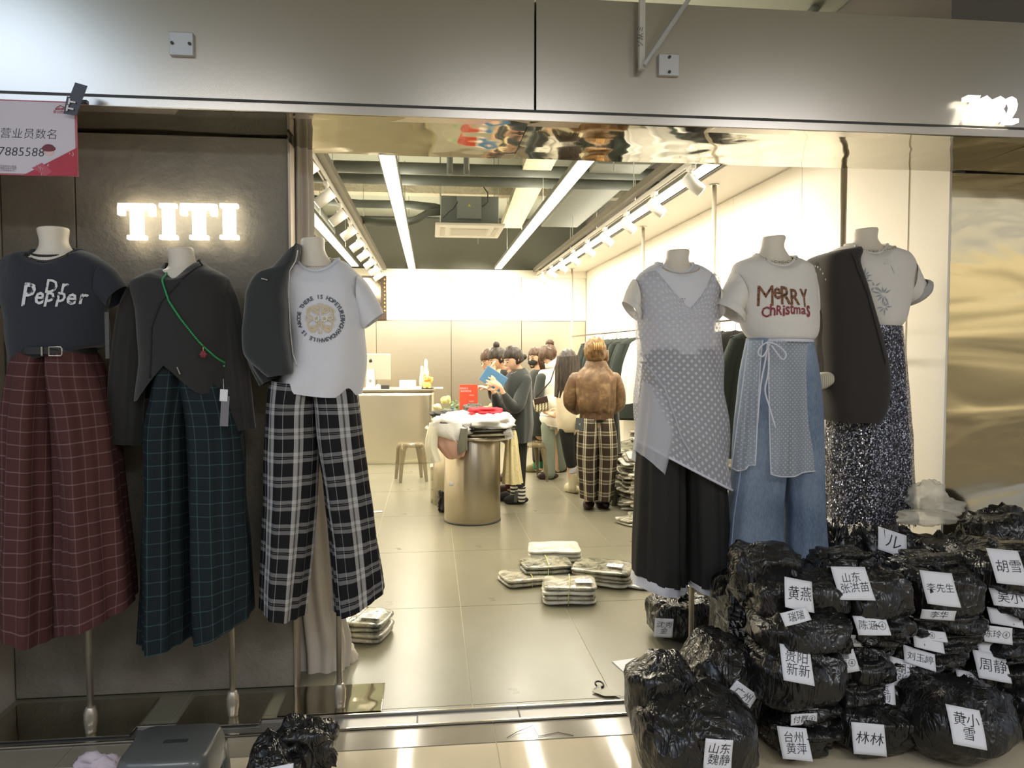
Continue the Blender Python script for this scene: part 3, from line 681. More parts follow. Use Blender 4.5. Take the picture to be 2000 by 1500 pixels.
jb = jk.bvh(); o = obj('zip_jacket', jk, GREYBLK, label='black zip jacket hung open over one half of the white tee', cat='jacket')
obj('sleeve', B().loft(rows(Y-.03, [(496, 545, 520, 620, .09), (480, 600, 528, 660, .10), (476, 660, 530, 690, .10), (488, 710, 535, 720, .09), (512, 752, 545, 738, .07)]), fold=folds(4, .008, .5)), GREYBLK, o)
obj('collar', B().loft(rows(Y-.02, [(577, 480, 586, 478, .05), (566, 505, 585, 505, .09), (562, 530, 578, 530, .13)]), n=24), GREYBLK, o)
obj('front_zip', B().tube(path_on(jb, [(582, 488), (578, 510), (566, 530), (564, 570), (567, 640), (572, 690), (581, 718)], .004, Y-.15, 10), .0026, 6), SILVER, o)
obj('pocket_zip', B().bar(P(511, 544, Y-.175), P(523, 547, Y-.178), .005, .004), SILVER, o)
beads('necklace', neckring(620, 499, 35, .066, .055, Y, 50), .0036, SILVER, 'thin silver barbed necklace above the white tee with round print', 'necklace')
TART = plaid('tartan', sr(30, 30, 33), sr(200, 198, 196), .128, .0945, [(.30, .13, .55), (.50, .13, .55), (.38, .02, .3), (.42, .02, .3), (.9, .02, .3)], [(.32, .16, .26), (.60, .16, .26), (.46, .012, .4)])
legs('tartan_trousers', Y, [(530, 742, 624, 752, .12), (523, 800, 620, 800, .13), (520, 870, 622, 870, .135), (518, 960, 618, 960, .135), (516, 1060, 608, 1070, .135), (512, 1176, 594, 1190, .135, .02)],
     [(608, 752, 696, 742, .12), (616, 800, 703, 800, .13), (620, 870, 712, 860, .135), (634, 960, 722, 950, .135), (646, 1060, 735, 1050, .135), (656, 1188, 748, 1146, .135, .02)], TART, 'black and white tartan wide trousers below the white tee', k=4, amp=.008)

# ---- 4: white tee, sheer white lace dress, black trousers with white cuffs
Y = 3.35
mannequin(Y, [(1304, 489, 1344, 488, .047), (1302, 494, 1346, 493, .05), (1300, 508, 1344, 507, .05), (1288, 522, 1352, 522, .06)],
          [(1265, 540, 1375, 540, .075), (1262, 600, 1380, 600, .09), (1272, 685, 1374, 685, .08)],
          (1349, 1328), 'mannequin in the sheer lace dress, first of the three on the right')
tee = B().loft(rows(Y, [(1283, 512, 1355, 512, .072, .01), (1262, 523, 1376, 522, .095, .005), (1242, 545, 1396, 542, .11), (1240, 590, 1398, 585, .125), (1248, 640, 1394, 640, .13), (1256, 692, 1392, 692, .125)]), fold=crumple(.007, 5))
scoop(tee, 1319, 512, Y, 0.088); tb = tee.bvh(); o = obj('t_shirt', tee, WHITET, label='plain white tee worn under the sheer lace dress', cat='t-shirt')
obj('sleeve', B().loft(rows(Y, [(1238, 545, 1246, 610, .08), (1226, 565, 1246, 618, .078), (1218, 586, 1250, 624, .075), (1217, 588, 1250, 628, .083), (1222, 580, 1252, 616, .085)]), fold=crumple(.004, 8)), WHITEW, o)
obj('sleeve', B().loft(rows(Y, [(1394, 610, 1396, 545, .08), (1396, 618, 1406, 565, .078), (1398, 626, 1412, 590, .075)]), fold=crumple(.004, 8)), WHITEW, o)
obj('collar', B().tube(tee.v[:44], .007, 8, closed=True), WHITET, o)
tb = tee.bvh(); mk = B()
for dx, dy in ((-2, -2), (3, -2), (0, 3)): mk.ell(path_on(tb, [(1331+dx, 586+dy), (1332, 586)], .003, Y-.1, 1)[0], (.0022, .002, .0022), 6, 4)
obj('chest_mark', mk, INK, o)
BLKTR = fab('black crepe', sr(46, 45, 44), bump=.0005)
o = legs('cuffed_trousers', Y, [(1262, 682, 1336, 682, .12), (1253, 800, 1330, 800, .135), (1249, 920, 1332, 920, .14), (1245, 1030, 1333, 1030, .145), (1242, 1118, 1334, 1134, .145, .01)],
     [(1318, 682, 1390, 682, .12), (1330, 800, 1402, 800, .135), (1332, 920, 1408, 920, .14), (1334, 1030, 1412, 1030, .145), (1337, 1124, 1414, 1112, .145, .03)], BLKTR, 'long black wide trousers with turned white cuffs under the lace dress', k=4, amp=.009)
WCUFF = fab('white cuff', sr(215, 215, 225))
obj('cuff', B().loft(rows(Y, [(1241, 1116, 1335, 1132, .150, .01), (1238, 1136, 1336, 1146, .154, .01)]), sub=3, fold=folds(4, .009, 0, 0)), WCUFF, o)
obj('cuff', B().loft(rows(Y, [(1336, 1122, 1400, 1140, .135, .01), (1336, 1134, 1400, 1153, .13, .01)]), sub=3, fold=folds(4, .009, 0, 1.7)), WCUFF, o)
def _lace(t, p, base=.50, per=.030, size=.30, col=sr(225, 226, 236)):
    c = t.new('ShaderNodeTexCoord'); sp = t.new('ShaderNodeSeparateXYZ'); t.t.links.new(c.outputs['UV'], sp.inputs[0])
    u, v = sp.outputs[0], sp.outputs[1]
    a = t.m('DIVIDE', t.m('ADD', u, v), per*1.2); b_ = t.m('DIVIDE', t.m('SUBTRACT', u, v), per*1.2)
    fa_ = t.m('SUBTRACT', t.m('FRACT', a), .5); fb = t.m('SUBTRACT', t.m('FRACT', b_), .5)
    r2 = t.m('SQRT', t.m('ADD', t.m('MULTIPLY', fa_, fa_), t.m('MULTIPLY', fb, fb)))
    ang = t.m('ARCTAN2', fa_, fb); pet = t.m('MULTIPLY_ADD', t.m('ABSOLUTE', t.m('SINE', t.m('MULTIPLY', ang, 2))), .12, size-.13)
    mot = t.m('MULTIPLY', t.m('LESS_THAN', r2, pet), t.m('GREATER_THAN', r2, .035))
    t.put(p.inputs['Alpha'], t.m('MULTIPLY_ADD', mot, .88-base, base))
LACE = mat('sheer lace', sr(214, 214, 222), rough=.9, spec=.1, build=_lace)
TULLE = mat('dotted tulle', sr(208, 212, 216), rough=.9, spec=.1, build=lambda t, p: _lace(t, p, .38, .018, .22))
LACEF = mat('gathered lace', sr(212, 212, 220), rough=.9, spec=.1, bump=.002, bscale=30, alpha=.62)
dr = B().loft(rows(Y, [(1276, 522, 1374, 524, .078), (1252, 536, 1394, 536, .11), (1240, 556, 1402, 552, .135), (1244, 610, 1402, 600, .145), (1246, 690, 1405, 690, .16), (1244, 760, 1412, 780, .175), (1242, 815, 1418, 870, .185), (1241, 856, 1420, 950, .19, .012)]), n=72, sub=7, ex=2.3, fold=lambda t, a, p: .004*noise.noise(p*8)+.008*t*math.cos(5*a+6*p.z*3))
notch(dr, P(1330, 520, Y), .14, .20, .24, Y)
db = dr.bvh(); o = obj('lace_dress', dr, LACE, label='sheer white lace wrap dress with small flower motifs and slanted hem', cat='dress')
for v in (0,):
    nr = 72+1; ring = dr.v[-nr:-1]; obj('hem_piping', B().tube(ring, .006, 8, closed=True), WCUFF, o)
obj('side_drape', B().loft(rows(Y-.06, [(1256, 745, 1300, 770, .06), (1250, 800, 1318, 850, .11), (1240, 880, 1296, 930, .12), (1246, 868, 1292, 890, .13)][:3]), n=40, fold=folds(6, .008, .6)), LACEF, o)
obj('side_tail', B().loft(rows(Y+.08, [(1262, 700, 1285, 700, .04), (1246, 800, 1270, 800, .05), (1236, 900, 1262, 905, .05)]), n=30, fold=folds(5, .007, .6)), LACEF, o)
obj('waist_seam', B().tube(path_on(db, [(1296, 618), (1340, 620), (1394, 618)], .003, Y-.13), .0018, 6), WCUFF, o)
obj('diagonal_fold', B().tube(path_on(db, [(1250, 690), (1275, 720), (1298, 760), (1325, 850), (1352, 900)], .002, Y-.15), .0045, 6), LACEF, o)
b = neckring(1320, 512, 35, .068, .06, Y, 90); beads('necklace', b, .0022, GOLD, 'fine gold chain necklace with a bar pendant above the lace dress', 'necklace')
obj('pendant', B().cyl(P(1349, 530, Y-.07), P(1349, 554, Y-.11), .0022, n=8), GOLD, label='thin gold bar pendant hanging over the lace dress neckline', cat='pendant')

# ---- 5: white tee with seasonal lettering, jeans, tulle apron
Y = 3.30
mannequin(Y, [(1491, 463, 1531, 461, .047), (1489, 468, 1533, 466, .05), (1486, 484, 1530, 484, .05), (1474, 506, 1546, 508, .06)],
          [(1455, 525, 1565, 525, .075), (1455, 580, 1575, 580, .09), (1468, 648, 1566, 648, .08)],
          (1520, 1340), 'mannequin wearing the lettered white tee and jeans, middle of the right three')
tee = B().loft(rows(Y, [(1474, 496, 1551, 499, .08, .015), (1455, 506, 1568, 509, .10, .005), (1436, 518, 1585, 522, .12), (1432, 545, 1592, 545, .135), (1442, 600, 1594, 596, .15), (1450, 636, 1593, 632, .155), (1464, 655, 1585, 655, .15, .015), (1474, 658, 1572, 660, .12, .02)]), n=60, sub=6, fold=crumple(.007, 5))
scoop(tee, 1512, 498, Y, 0.088); tb = tee.bvh(); o = obj('t_shirt', tee, WHITEW, label='white tee with leopard print and red festive lettering tucked into jeans', cat='t-shirt')
obj('sleeve', B().loft(rows(Y, [(1432, 530, 1452, 598, .09), (1418, 556, 1446, 612, .088), (1402, 586, 1446, 626, .085), (1397, 594, 1450, 632, .093), (1404, 582, 1452, 620, .095)]), fold=crumple(.004, 8)), WHITEW, o)
obj('sleeve', B().loft(rows(Y+.05, [(1560, 600, 1588, 530, .08), (1570, 612, 1592, 560, .08), (1575, 622, 1594, 600, .07)]), fold=crumple(.004, 8)), WHITEW, o)
obj('collar', B().tube(tee.v[:60], .008, 8, closed=True), WHITEW, o)
LEO = mat('leopard print', sr(150, 105, 75), rough=.8, build=lambda t, p: t.put(p.inputs['Base Color'], t.ramp(t.noise(120, 2, t.coord()), [(.42, sr(60, 40, 34)), (.5, sr(176, 120, 84)), (.6, sr(90, 60, 48))])))
MARO = mat('maroon print', sr(142, 62, 72), rough=.8)
def word(letters, m, nm, par, bvh, YY):
    bb = B()
    for s_, cx, cy, wd, h_ in letters:
        tx = text_b(s_, 1.0, bold=0 if s_ == 'M' else .018); zs = [v.z for v in tx.v]; xs_ = [v.x for v in tx.v]; c = P(cx, cy, YY-.14); k = mpp(cx, YY-.14)
        for v in tx.v: v.x = (v.x-(min(xs_)+max(xs_))/2)/(max(xs_)-min(xs_))*wd*k+c.x; v.z = (v.z-(min(zs)+max(zs))/2)/(max(zs)-min(zs))*h_*k+c.z
        bb.add(tx.v, tx.f, False)
    return obj(nm, drape(bb, bvh, .0035, YY-1), m, par)
word([('M', 1498, 577, 25, 38), ('e', 1517, 573, 14, 22), ('R', 1533, 577, 19, 34), ('R', 1551, 580, 18, 30), ('Y', 1570, 582, 17, 34)], LEO, 'print_top_word', o, tb, Y)
word([('C', 1498, 609, 12, 20), ('h', 1509, 605, 9, 22), ('R', 1520, 606, 10, 18), ('i', 1528, 607, 4, 20), ('s', 1535, 607, 8, 16), ('t', 1543, 604, 7, 19), ('m', 1553, 607, 13, 13), ('a', 1566, 608, 10, 12), ('s', 1577, 608, 8, 22)], MARO, 'print_bottom_word', o, tb, Y)
beads('necklace', neckring(1511, 491, 36, .076, .058, Y, 34), .0055, SILVER, 'silver link necklace with flat beads above the lettered tee', 'necklace', links=True)
def _denim(t, p):
    n = t.noise(3, 4, t.coord()); n2 = t.noise(150, 2, t.coord(scale=(1, 1, .3)))
    t.put(p.inputs['Base Color'], t.ramp(t.m('ADD', t.m('MULTIPLY', n, .7), t.m('MULTIPLY', n2, .3)), [(.35, sr(98, 114, 136)), (.65, sr(146, 160, 178))]))
DEN = mat('light denim', rough=.85, spec=.2, bump=.001, bscale=150, build=_denim)
o = legs('jeans', Y, [(1464, 660, 1532, 660, .12), (1450, 740, 1532, 740, .135), (1440, 830, 1530, 830, .14), (1432, 920, 1526, 920, .13), (1424, 1000, 1520, 1000, .135), (1414, 1092, 1522, 1092, .15), (1411, 1116, 1524, 1118, .155)],
     [(1514, 660, 1578, 660, .12), (1520, 740, 1590, 740, .135), (1528, 830, 1594, 830, .14), (1530, 920, 1598, 920, .13), (1532, 1000, 1600, 1000, .135), (1530, 1092, 1604, 1092, .15), (1528, 1116, 1606, 1116, .155)], DEN, 'light blue flared jeans with a sheer tulle apron over them', 'jeans', k=3, amp=.005)
sl = B(); lb_ = B().loft(rows(Y, [(1464, 660, 1532, 660, .12), (1450, 740, 1532, 740, .135), (1440, 830, 1530, 830, .14), (1432, 920, 1526, 920, .13), (1424, 1000, 1520, 1000, .135), (1414, 1092, 1522, 1092, .15), (1411, 1116, 1524, 1118, .155)]), n=44, sub=6, ex=2.3).bvh()
obj('side_seam', B().tube(path_on(lb_, [(1458, 760), (1450, 860), (1444, 930), (1432, 1010), (1424, 1110)], .007, Y-.1), .0022, 6), mat('denim seam', sr(150, 165, 185), rough=.8), o)
obj('hem', B().loft(rows(Y, [(1411, 1108, 1524, 1109, .158), (1410, 1117, 1525, 1119, .16)]), sub=2), mat('denim hem', sr(100, 122, 150), rough=.8), o)
ap = empty('tulle_apron', tuple(P(1520, 660, Y)), 'sheer dotted white tulle apron skirt tied over the blue jeans', 'apron skirt')
for nm, xl0, xr0, xl1, xr1, yb, ph in (('apron_panel', 1462, 1490, 1430, 1474, 914, 0), ('apron_panel', 1500, 1580, 1506, 1597, 926, 1)):
    def fsh(u, v, xl0=xl0, xr0=xr0, xl1=xl1, xr1=xr1, yb=yb, ph=ph):
        xl = xl0+(xl1-xl0)*v; xr = xr0+(xr1-xr0)*v**.7; x = xl+(xr-xl)*u; s_ = (x-1520)/80
        p = P(x, 664+(yb-664)*v+(6*math.sin(u*5) if v > .9 else 0), Y-.155*math.sqrt(max(.05, 1-s_*s_*.75))-.02*v); p.y += .008*math.sin(u*16+ph+2*v)*v; return p
    b = B().sheet(fsh, 40, 30); pn = obj(nm, b, TULLE, ap)
    n1 = 41; edge = [b.v[i*n1] for i in range(31)]+[b.v[30*n1+i] for i in range(1, 41)]+[b.v[i*n1+40] for i in range(30, -1, -1)]
    obj('edging', B().tube(edge, .0028, 6), WCUFF, pn)
wb_ = obj('waist_ribbon', B().loft(rows(Y, [(1466, 662, 1580, 664, .165, .0), (1466, 667, 1580, 669, .165, .0)]), n=40, sub=2), WCUFF, ap)
cbow = P(1497, 668, Y-.175)
for nm, pts in (('bow_loop', [(0, 0), (-14, 8), (-20, 22), (-10, 26), (0, 4)]), ('bow_loop', [(0, 0), (18, 6), (34, 22), (26, 32), (4, 6)]), ('ribbon_tail', [(0, 0), (-4, 30), (-14, 80), (-20, 150)]), ('ribbon_tail', [(0, 0), (2, 30), (0, 60), (-6, 90), (2, 120), (14, 160)])):
    k = mpp(1497, Y-.17); pp = [cbow+Vector((x*k, -.012-.004*i, -y*k)) for i, (x, y) in enumerate(pts)]; fine = []
    for i in range(len(pp)-1):
        a, b_, c_, d_ = pp[max(i-1, 0)], pp[i], pp[i+1], pp[min(i+2, len(pp)-1)]
        for q in range(5):
            t = q/5; fine.append(((b_*2)+(c_-a)*t+(a*2-b_*5+c_*4-d_)*t*t+(b_*3-a-c_*3+d_)*t*t*t)*.5)
    fine.append(pp[-1]); obj(nm, B().tube(fine, .0038, 6), WCUFF, ap)

# ---- 6: tee with leaf print, black blazer over one half, sequin skirt
Y = 3.60
mannequin(Y, [(1671, 448, 1711, 446, .05), (1669, 453, 1713, 451, .053), (1668, 468, 1712, 468, .053), (1658, 488, 1726, 486, .065)],
          [(1640, 500, 1742, 500, .08), (1640, 560, 1745, 560, .10), (1652, 638, 1740, 638, .08)],
          (1711, 1260), 'rightmost mannequin, cream neck above a leaf print tee and half blazer')
tee = B().loft(rows(Y, [(1654, 477, 1729, 477, .08, .01), (1633, 486, 1748, 485, .105, .005), (1604, 502, 1772, 498, .125), (1596, 525, 1784, 525, .14), (1620, 590, 1776, 580, .15), (1640, 622, 1764, 620, .15), (1652, 640, 1752, 638, .135)]), n=60, sub=6, fold=crumple(.007, 5))
scoop(tee, 1691, 477, Y, 0.088); tb = tee.bvh(); o = obj('t_shirt', tee, WHITEW, label='white tee with grey blue leaf drawings tucked into a sequin skirt', cat='t-shirt')
obj('sleeve', B().loft(rows(Y, [(1760, 590, 1778, 505, .09), (1768, 592, 1792, 530, .088), (1773, 594, 1806, 560, .085)]), fold=crumple(.005, 8)), WHITEW, o)
obj('sleeve_cuff', B().loft(rows(Y, [(1772, 580, 1800, 545, .092), (1772, 597, 1812, 548, .096), (1780, 596, 1813, 560, .08)]), sub=3), mat('grey blue cloth', sr(176, 174, 172), rough=.85), o)
obj('collar', B().tube(tee.v[:60], .008, 8, closed=True), WHITEW, o)
lf = B()
for cx, cy, n_, ln, a0 in ((1688, 540, 9, 17, .2), (1722, 575, 9, 20, .5), (1724, 600, 7, 14, 3.3), (1706, 560, 4, 12, 4.2), (1690, 548, 6, 14, 3.6)):
    c = P(cx, cy, Y-.14); k = mpp(cx, Y-.14)
    for q in range(n_):
        a = a0+q*2*math.pi/n_*.85; d_ = Vector((math.cos(a), 0, math.sin(a))); nrm = Vector((-d_.z, 0, d_.x)); L = ln*k*(.7+.5*random.random())
        pts = [c+d_*L*.15, c+d_*L*.5+nrm*k*1.5, c+d_*L, c+d_*L*.5-nrm*k*1.5]
        lf.add(pts, [(0, 1, 2, 3)], False)
obj('leaf_print', drape(lf, tb, .003, Y-1), mat('grey blue print', sr(158, 164, 174), rough=.8), o)
tp = B()
for cx, cy, rz in ((1735, 512, .3), (1745, 525, 2.0)): tp.add(place(patch(.045, .012, 3), P(cx, cy, Y-.14), rz).v, patch(.045, .012, 3).f, False)
obj('tape_strip', drape(tp, tb, .004, Y-1), mat('clear tape', sr(225, 222, 215), rough=.15), o)
bl = B().loft(rows(Y-.02, [(1638, 490, 1664, 486, .10), (1610, 496, 1664, 496, .13), (1592, 512, 1656, 520, .155), (1586, 570, 1672, 570, .175), (1588, 650, 1694, 650, .185), (1592, 740, 1710, 730, .19), (1596, 800, 1704, 795, .19), (1602, 818, 1690, 822, .185)]), n=56, sub=7, ex=4.5, fold=crumple(.004, 3))
bb_ = bl.bvh(); o = obj('blazer', bl, fab('brown black suiting', sr(54, 50, 48), bump=.0006, bscale=200, sheen=.2), label='black blazer draped over the left half of the leaf print tee', cat='blazer')
obj('sleeve', B().loft(rows(Y-.04, [(1592, 512, 1622, 600, .08), (1588, 600, 1636, 640, .10), (1590, 690, 1640, 700, .10), (1592, 760, 1640, 765, .09)]), fold=folds(3, .006)), MATS['brown black suiting'], o)
obj('lapel', B().tube(path_on(bb_, [(1660, 495), (1666, 525), (1684, 575), (1702, 650), (1718, 715)], .004, Y-.15), .004, 6), MATS['brown black suiting'], o)
STRL = mat('striped lining', sr(190, 182, 160), rough=.7, build=lambda t, p: t.put(p.inputs['Base Color'], t.mix(t.band(t.new('ShaderNodeSeparateXYZ').outputs[0], .01, .5, .3), sr(200, 192, 172), sr(160, 152, 135))))
def _lin(t, p):
    sp = t.new('ShaderNodeSeparateXYZ'); t.put(sp.inputs[0], t.coord()); t.put(p.inputs['Base Color'], t.mix(t.band(sp.outputs[0], .011, .5, .3), sr(205, 198, 178), sr(165, 158, 140)))
STRL = mat('lining stripes', rough=.7, build=_lin)
obj('turned_cuff', B().loft(rows(Y-.13, [(1594, 762, 1592, 730, .05), (1606, 760, 1606, 727, .05), (1622, 750, 1620, 728, .045), (1633, 745, 1632, 742, .02)]), n=24, ex=3), STRL, o)
stc = B()
for q in range(5): p = path_on(bb_, [(1592+q*5, 520+q*q*1.6), (1600, 525)], .003, Y-.16, 1)[0]; stc.ell(p, (.004, .002, .006), 6, 4)
obj('shoulder_beads', stc, SILVER, o)
beads('necklace', neckring(1692, 473, 36, .080, .056, Y, 64), .0052, SILVER, 'chunky silver rope necklace above the leaf print tee', 'necklace', links=True)
def _seq(t, p):
    vo = t.new('ShaderNodeTexVoronoi'); vo.inputs['Scale'].default_value = 210; t.put(vo.inputs['Vector'], t.coord(scale=(1, 1, .8)))
    se = t.new('ShaderNodeSeparateColor'); t.t.links.new(vo.outputs['Color'], se.inputs[0])
    g = t.new('ShaderNodeNewGeometry'); off = t.new('ShaderNodeVectorMath', operation='SUBTRACT'); t.t.links.new(vo.outputs['Color'], off.inputs[0]); off.inputs[1].default_value = (.5, .5, .5)
    sc = t.new('ShaderNodeVectorMath', operation='SCALE'); t.t.links.new(off.outputs[0], sc.inputs[0]); sc.inputs['Scale'].default_value = 1.3
    ad = t.new('ShaderNodeVectorMath', operation='ADD'); t.t.links.new(g.outputs['Normal'], ad.inputs[0]); t.t.links.new(sc.outputs[0], ad.inputs[1])
    nm = t.new('ShaderNodeVectorMath', operation='NORMALIZE'); t.t.links.new(ad.outputs[0], nm.inputs[0]); t.t.links.new(nm.outputs[0], p.inputs['Normal'])
    t.put(p.inputs['Base Color'], t.mix(t.m('GREATER_THAN', se.outputs[0], .8), sr(78, 78, 86), sr(235, 235, 245)))
    t.put(p.inputs['Metallic'], t.m('MULTIPLY_ADD', se.outputs[1], .5, .4))
SEQ = mat('dark sequins', rough=.22, build=_seq)
sk = B().loft(rows(Y, [(1644, 636, 1756, 638, .14), (1632, 680, 1762, 680, .15), (1624, 760, 1768, 750, .155), (1618, 860, 1776, 850, .16), (1616, 950, 1780, 940, .165), (1614, 1012, 1785, 1000, .17, .015)]), n=80, sub=6, fold=folds(7, .009, .6, 0, 13))
o = obj('sequin_skirt', sk, SEQ, label='long dark silver sequin skirt with a fringed hem', cat='skirt')
fr = B(); nr = 81
for i, p in enumerate(sk.v[-nr:-1]):
    for q in range(3): p2 = p+Vector((random.uniform(-.006, .006), random.uniform(-.004, .004), 0)); fr.bar(p2, p2+Vector((random.uniform(-.003, .003), 0, -random.uniform(.01, .028))), .003, .0015)
obj('fringe', fr, SEQ, o)
o = obj('hang_tag', bx(P(1765, 710, Y-.12), (.024, .003, .12), ry=R(-4)), mat('tag cream card', sr(210, 200, 180), rough=.6), label='long cream hang tag beside the sequin skirt waist', cat='tag')
# ================================================================ black sacks with paper labels
def _sack(t, p):
    c = t.coord(); r_ = lambda x: t.m('POWER', t.m('SUBTRACT', 1.0, t.m('ABSOLUTE', t.m('MULTIPLY_ADD', x, 2.0, -1.0))), 5.0); n = t.m('ADD', r_(t.noise(5, 2, c, .5, 1.2)), t.m('MULTIPLY', t.noise(3, 2, c), .8)); n2 = r_(t.noise(11, 2, t.coord(scale=(1.5, 1, .5)), .5, 2.0))
    b = t.new('ShaderNodeBump'); b.inputs['Distance'].default_value = .0075; t.put(b.inputs['Height'], t.m('ADD', n, t.m('MULTIPLY', n2, .4))); t.t.links.new(b.outputs[0], p.inputs['Normal'])
SACK = mat('black polythene', sr(28, 27, 26), rough=.25, spec=.7, build=_sack)
SACKP = mat('sack print', sr(165, 162, 155), rough=.4)
def sackmesh(c, r, seed, knot=None, tilt=0, wr=.012, box=.62):
    rnd = random.Random(seed); M = Matrix.Rotation(-tilt, 3, 'Y'); off = Vector((rnd.random()*50,)*3)
    kd = Vector(knot if knot else (rnd.uniform(-.3, .3), .1, 1)).normalized()
    def fn(d, p):
        q = Vector((math.copysign(abs(d.x)**box, d.x)*r[0], math.copysign(abs(d.y)**box, d.y)*r[1], math.copysign(abs(d.z)**(box*1.05), d.z)*r[2]))
        a = max(0, d.dot(kd)); t = kd.orthogonal().normalized(); s_ = kd.cross(t); an = math.atan2(d.dot(s_), d.dot(t))
        pl = (math.cos(13*an+3*noise.noise(d*3+off))+.5*math.cos(23*an))*(max(0, a-.25))**1.2*(1-a**6)
        n = .5+noise.noise(d*1.7+off)*1.3+.5*noise.noise(d*3.8+off)+.08*noise.noise(d*9+off)
        s = min(r)
        q = q*(1+(n-.7)*wr/ s*1.1+pl*.022/s)
        if a > .90: q -= kd*((a-.90)*s*1.6)
        return M @ q
    return B().ell(c, r, 46, 32, fn), M @ kd
SACKS = 0
def sack(x0, y0, x1, y1, Y, dep, label, lab=None, seed=None, knot=None, tilt=0, top=None, tie=True, motif=None, box=.62):
    global SACKS; SACKS += 1; seed = seed or SACKS*7
    if x0 > 1450 and Y < 2.95: Y -= .10
    a, c = P(x0, (y0+y1)/2, Y), P(x1, (y0+y1)/2, Y); t_, b_ = P((x0+x1)/2, y0, Y), P((x0+x1)/2, y1, Y)
    cz = (t_.z+b_.z)/2; rz = (t_.z-b_.z)/2
    if cz-rz < .006: cz += .006-(cz-rz)
    cen = Vector(((a.x+c.x)/2, Y, cz)); r = ((c.x-a.x)/2, dep, rz)
    bm, kd = sackmesh(cen, r, seed, knot, R(tilt), box=box); bv = bm.bvh()
    o = obj('rubbish_sack', bm, SACK, label=label, cat='plastic bag', group='black plastic bags stacked in front of the shop')
    if top:
        tx0, ty0, tx1, ty1, ty_ = top; q0, q1 = P(tx0, ty0, Y+ty_), P(tx1, ty1, Y+ty_)
        bb, _ = sackmesh(Vector(((q0.x+q1.x)/2, Y+ty_, (q0.z+q1.z)/2)), ((q1.x-q0.x)/2, dep*.6, (q0.z-q1.z)/2), seed+1, (0, -.6, -.6), 0, .016)
        obj('gathered_top', bb, SACK, o)
    if tie:
        kp = cen+Vector((kd.x*r[0]*.8, kd.y*r[1]*.8, kd.z*r[2]*.82)); rn = random.Random(seed); kb = B()
        for q in range(2):
            d_ = Vector((rn.uniform(-1, 1), rn.uniform(-.8, .2), rn.uniform(.2, .9))).normalized()*.035
            kb.tube([kp, kp+d_*.5, kp+d_], [.012, .009, .016], 8)
        kb.ell(kp, (.018, .016, .014), 10, 8); obj('knot', kb, SACK, o)
    if lab:
        lx, ly, lw, lh, lr, tx = lab; k = mpp(lx, Y-dep); c = P(lx, ly, Y-dep*.93)
        pt = place(patch(lw*k, lh*k, 8), c, R(lr)); hits = []
        for v in pt.v:
            h = bv.ray_cast(Vector((v.x, Y-1.2, v.z)), Vector((0, 1, 0)), 3)
            if h[0] is not None and h[0].y < Y: hits.append(h[0])
        if not hits: hits = [Vector((c.x, Y-dep, c.z))]*3
        n_h = len(hits); mx, my, mz = (sum(q[i] for q in hits)/n_h for i in range(3))
        sxx = sum((q.x-mx)**2 for q in hits)+1e-5; szz = sum((q.z-mz)**2 for q in hits)+1e-5
        bx_ = max(-.3, min(.3, sum((q.x-mx)*(q.y-my) for q in hits)/sxx)); bz_ = max(-.3, min(.6, sum((q.z-mz)*(q.y-my) for q in hits)/szz))
        pl = lambda x, z: my+bx_*(x-mx)+bz_*(z-mz)
        res = sorted(q.y-pl(q.x, q.z) for q in hits); sh = max(res[len(res)//25], -.04)-.004
        rc = random.Random(seed); ca, cb = rc.uniform(-.5, 1.6), rc.uniform(-1, 1.5)
        curve = lambda x, z: pl(x, z)+sh+ca*(x-c.x)**2+cb*(z-c.z)**2+.0015*noise.noise(Vector((x*30, z*30, seed)))
        for v in pt.v: v.y = curve(v.x, v.z)
        lo = obj('paper_label', pt, PAPER, o, solid=.0008)
        if tx:
            nl = tx.count('\n')+1; ncol = max(len(s_) for s_ in tx.split('\n')); sz = min(lh*k/nl*.74, lw*k/ncol*.86)
            tb_ = place(text_b(tx, sz, shear=.18, bold=-.004), c, R(lr+random.uniform(-3, 5)))
            for v in tb_.v: v.y = curve(v.x, v.z)-.0016
            obj('handwriting', tb_, INK, lo)
    if motif:
        mb = B()
        for (mx, my, n_, dx, dy, sz, rot) in motif:
            for q in range(n_):
                for s2 in range(2):
                    c = P(mx+dx*q+s2*sz*.7*math.sin(R(rot)), my+dy*q+s2*sz*.9, Y-dep*.8); k = mpp(mx, Y-dep)
                    hh = bv.ray_cast(Vector((c.x, Y-1.2, c.z)), Vector((0, 1, 0)), 3)
                    if hh[0] is None or hh[0].y > Y+.02: continue
                    t_ = place(text_b('TI'[q % 2], sz*k, bold=.03), c, R(rot)); mb.add(t_.v, t_.f, False)
        if mb.v: obj('bag_print', drape(mb, bv, .003, Y-1.2), SACKP, o)
    return o
# columns from left to right, each listed from the ground up
sack(1482, 1412, 1608, 1480, 2.74, .17, 'black bag on the ground, bottom of the leftmost tall stack', (1549, 1449, 52, 50, 0, '台州\n黄萍'), tie=False)
sack(1490, 1378, 1614, 1428, 2.76, .16, 'flattened black bag second from the ground in the leftmost tall stack', (1566, 1401, 52, 22, 0, '付群④'), tie=False)
sack(1494, 1335, 1616, 1390, 2.76, .16, 'flattened black bag third from the ground in the leftmost tall stack', (1571, 1365, 54, 38, -2, '周美\n马玲'), tie=False)
sack(1464, 1240, 1626, 1366, 2.74, .19, 'large square-labelled black bag third from the top of the leftmost tall stack', (1559, 1300, 54, 58, -7, '贵阳\n新新'), tie=False)
sack(1468, 1178, 1644, 1264, 2.76, .18, 'black bag directly under the topmost bag of the leftmost tall stack', (1562, 1210, 54, 22, 12, '瑞瑞'), tie=False)
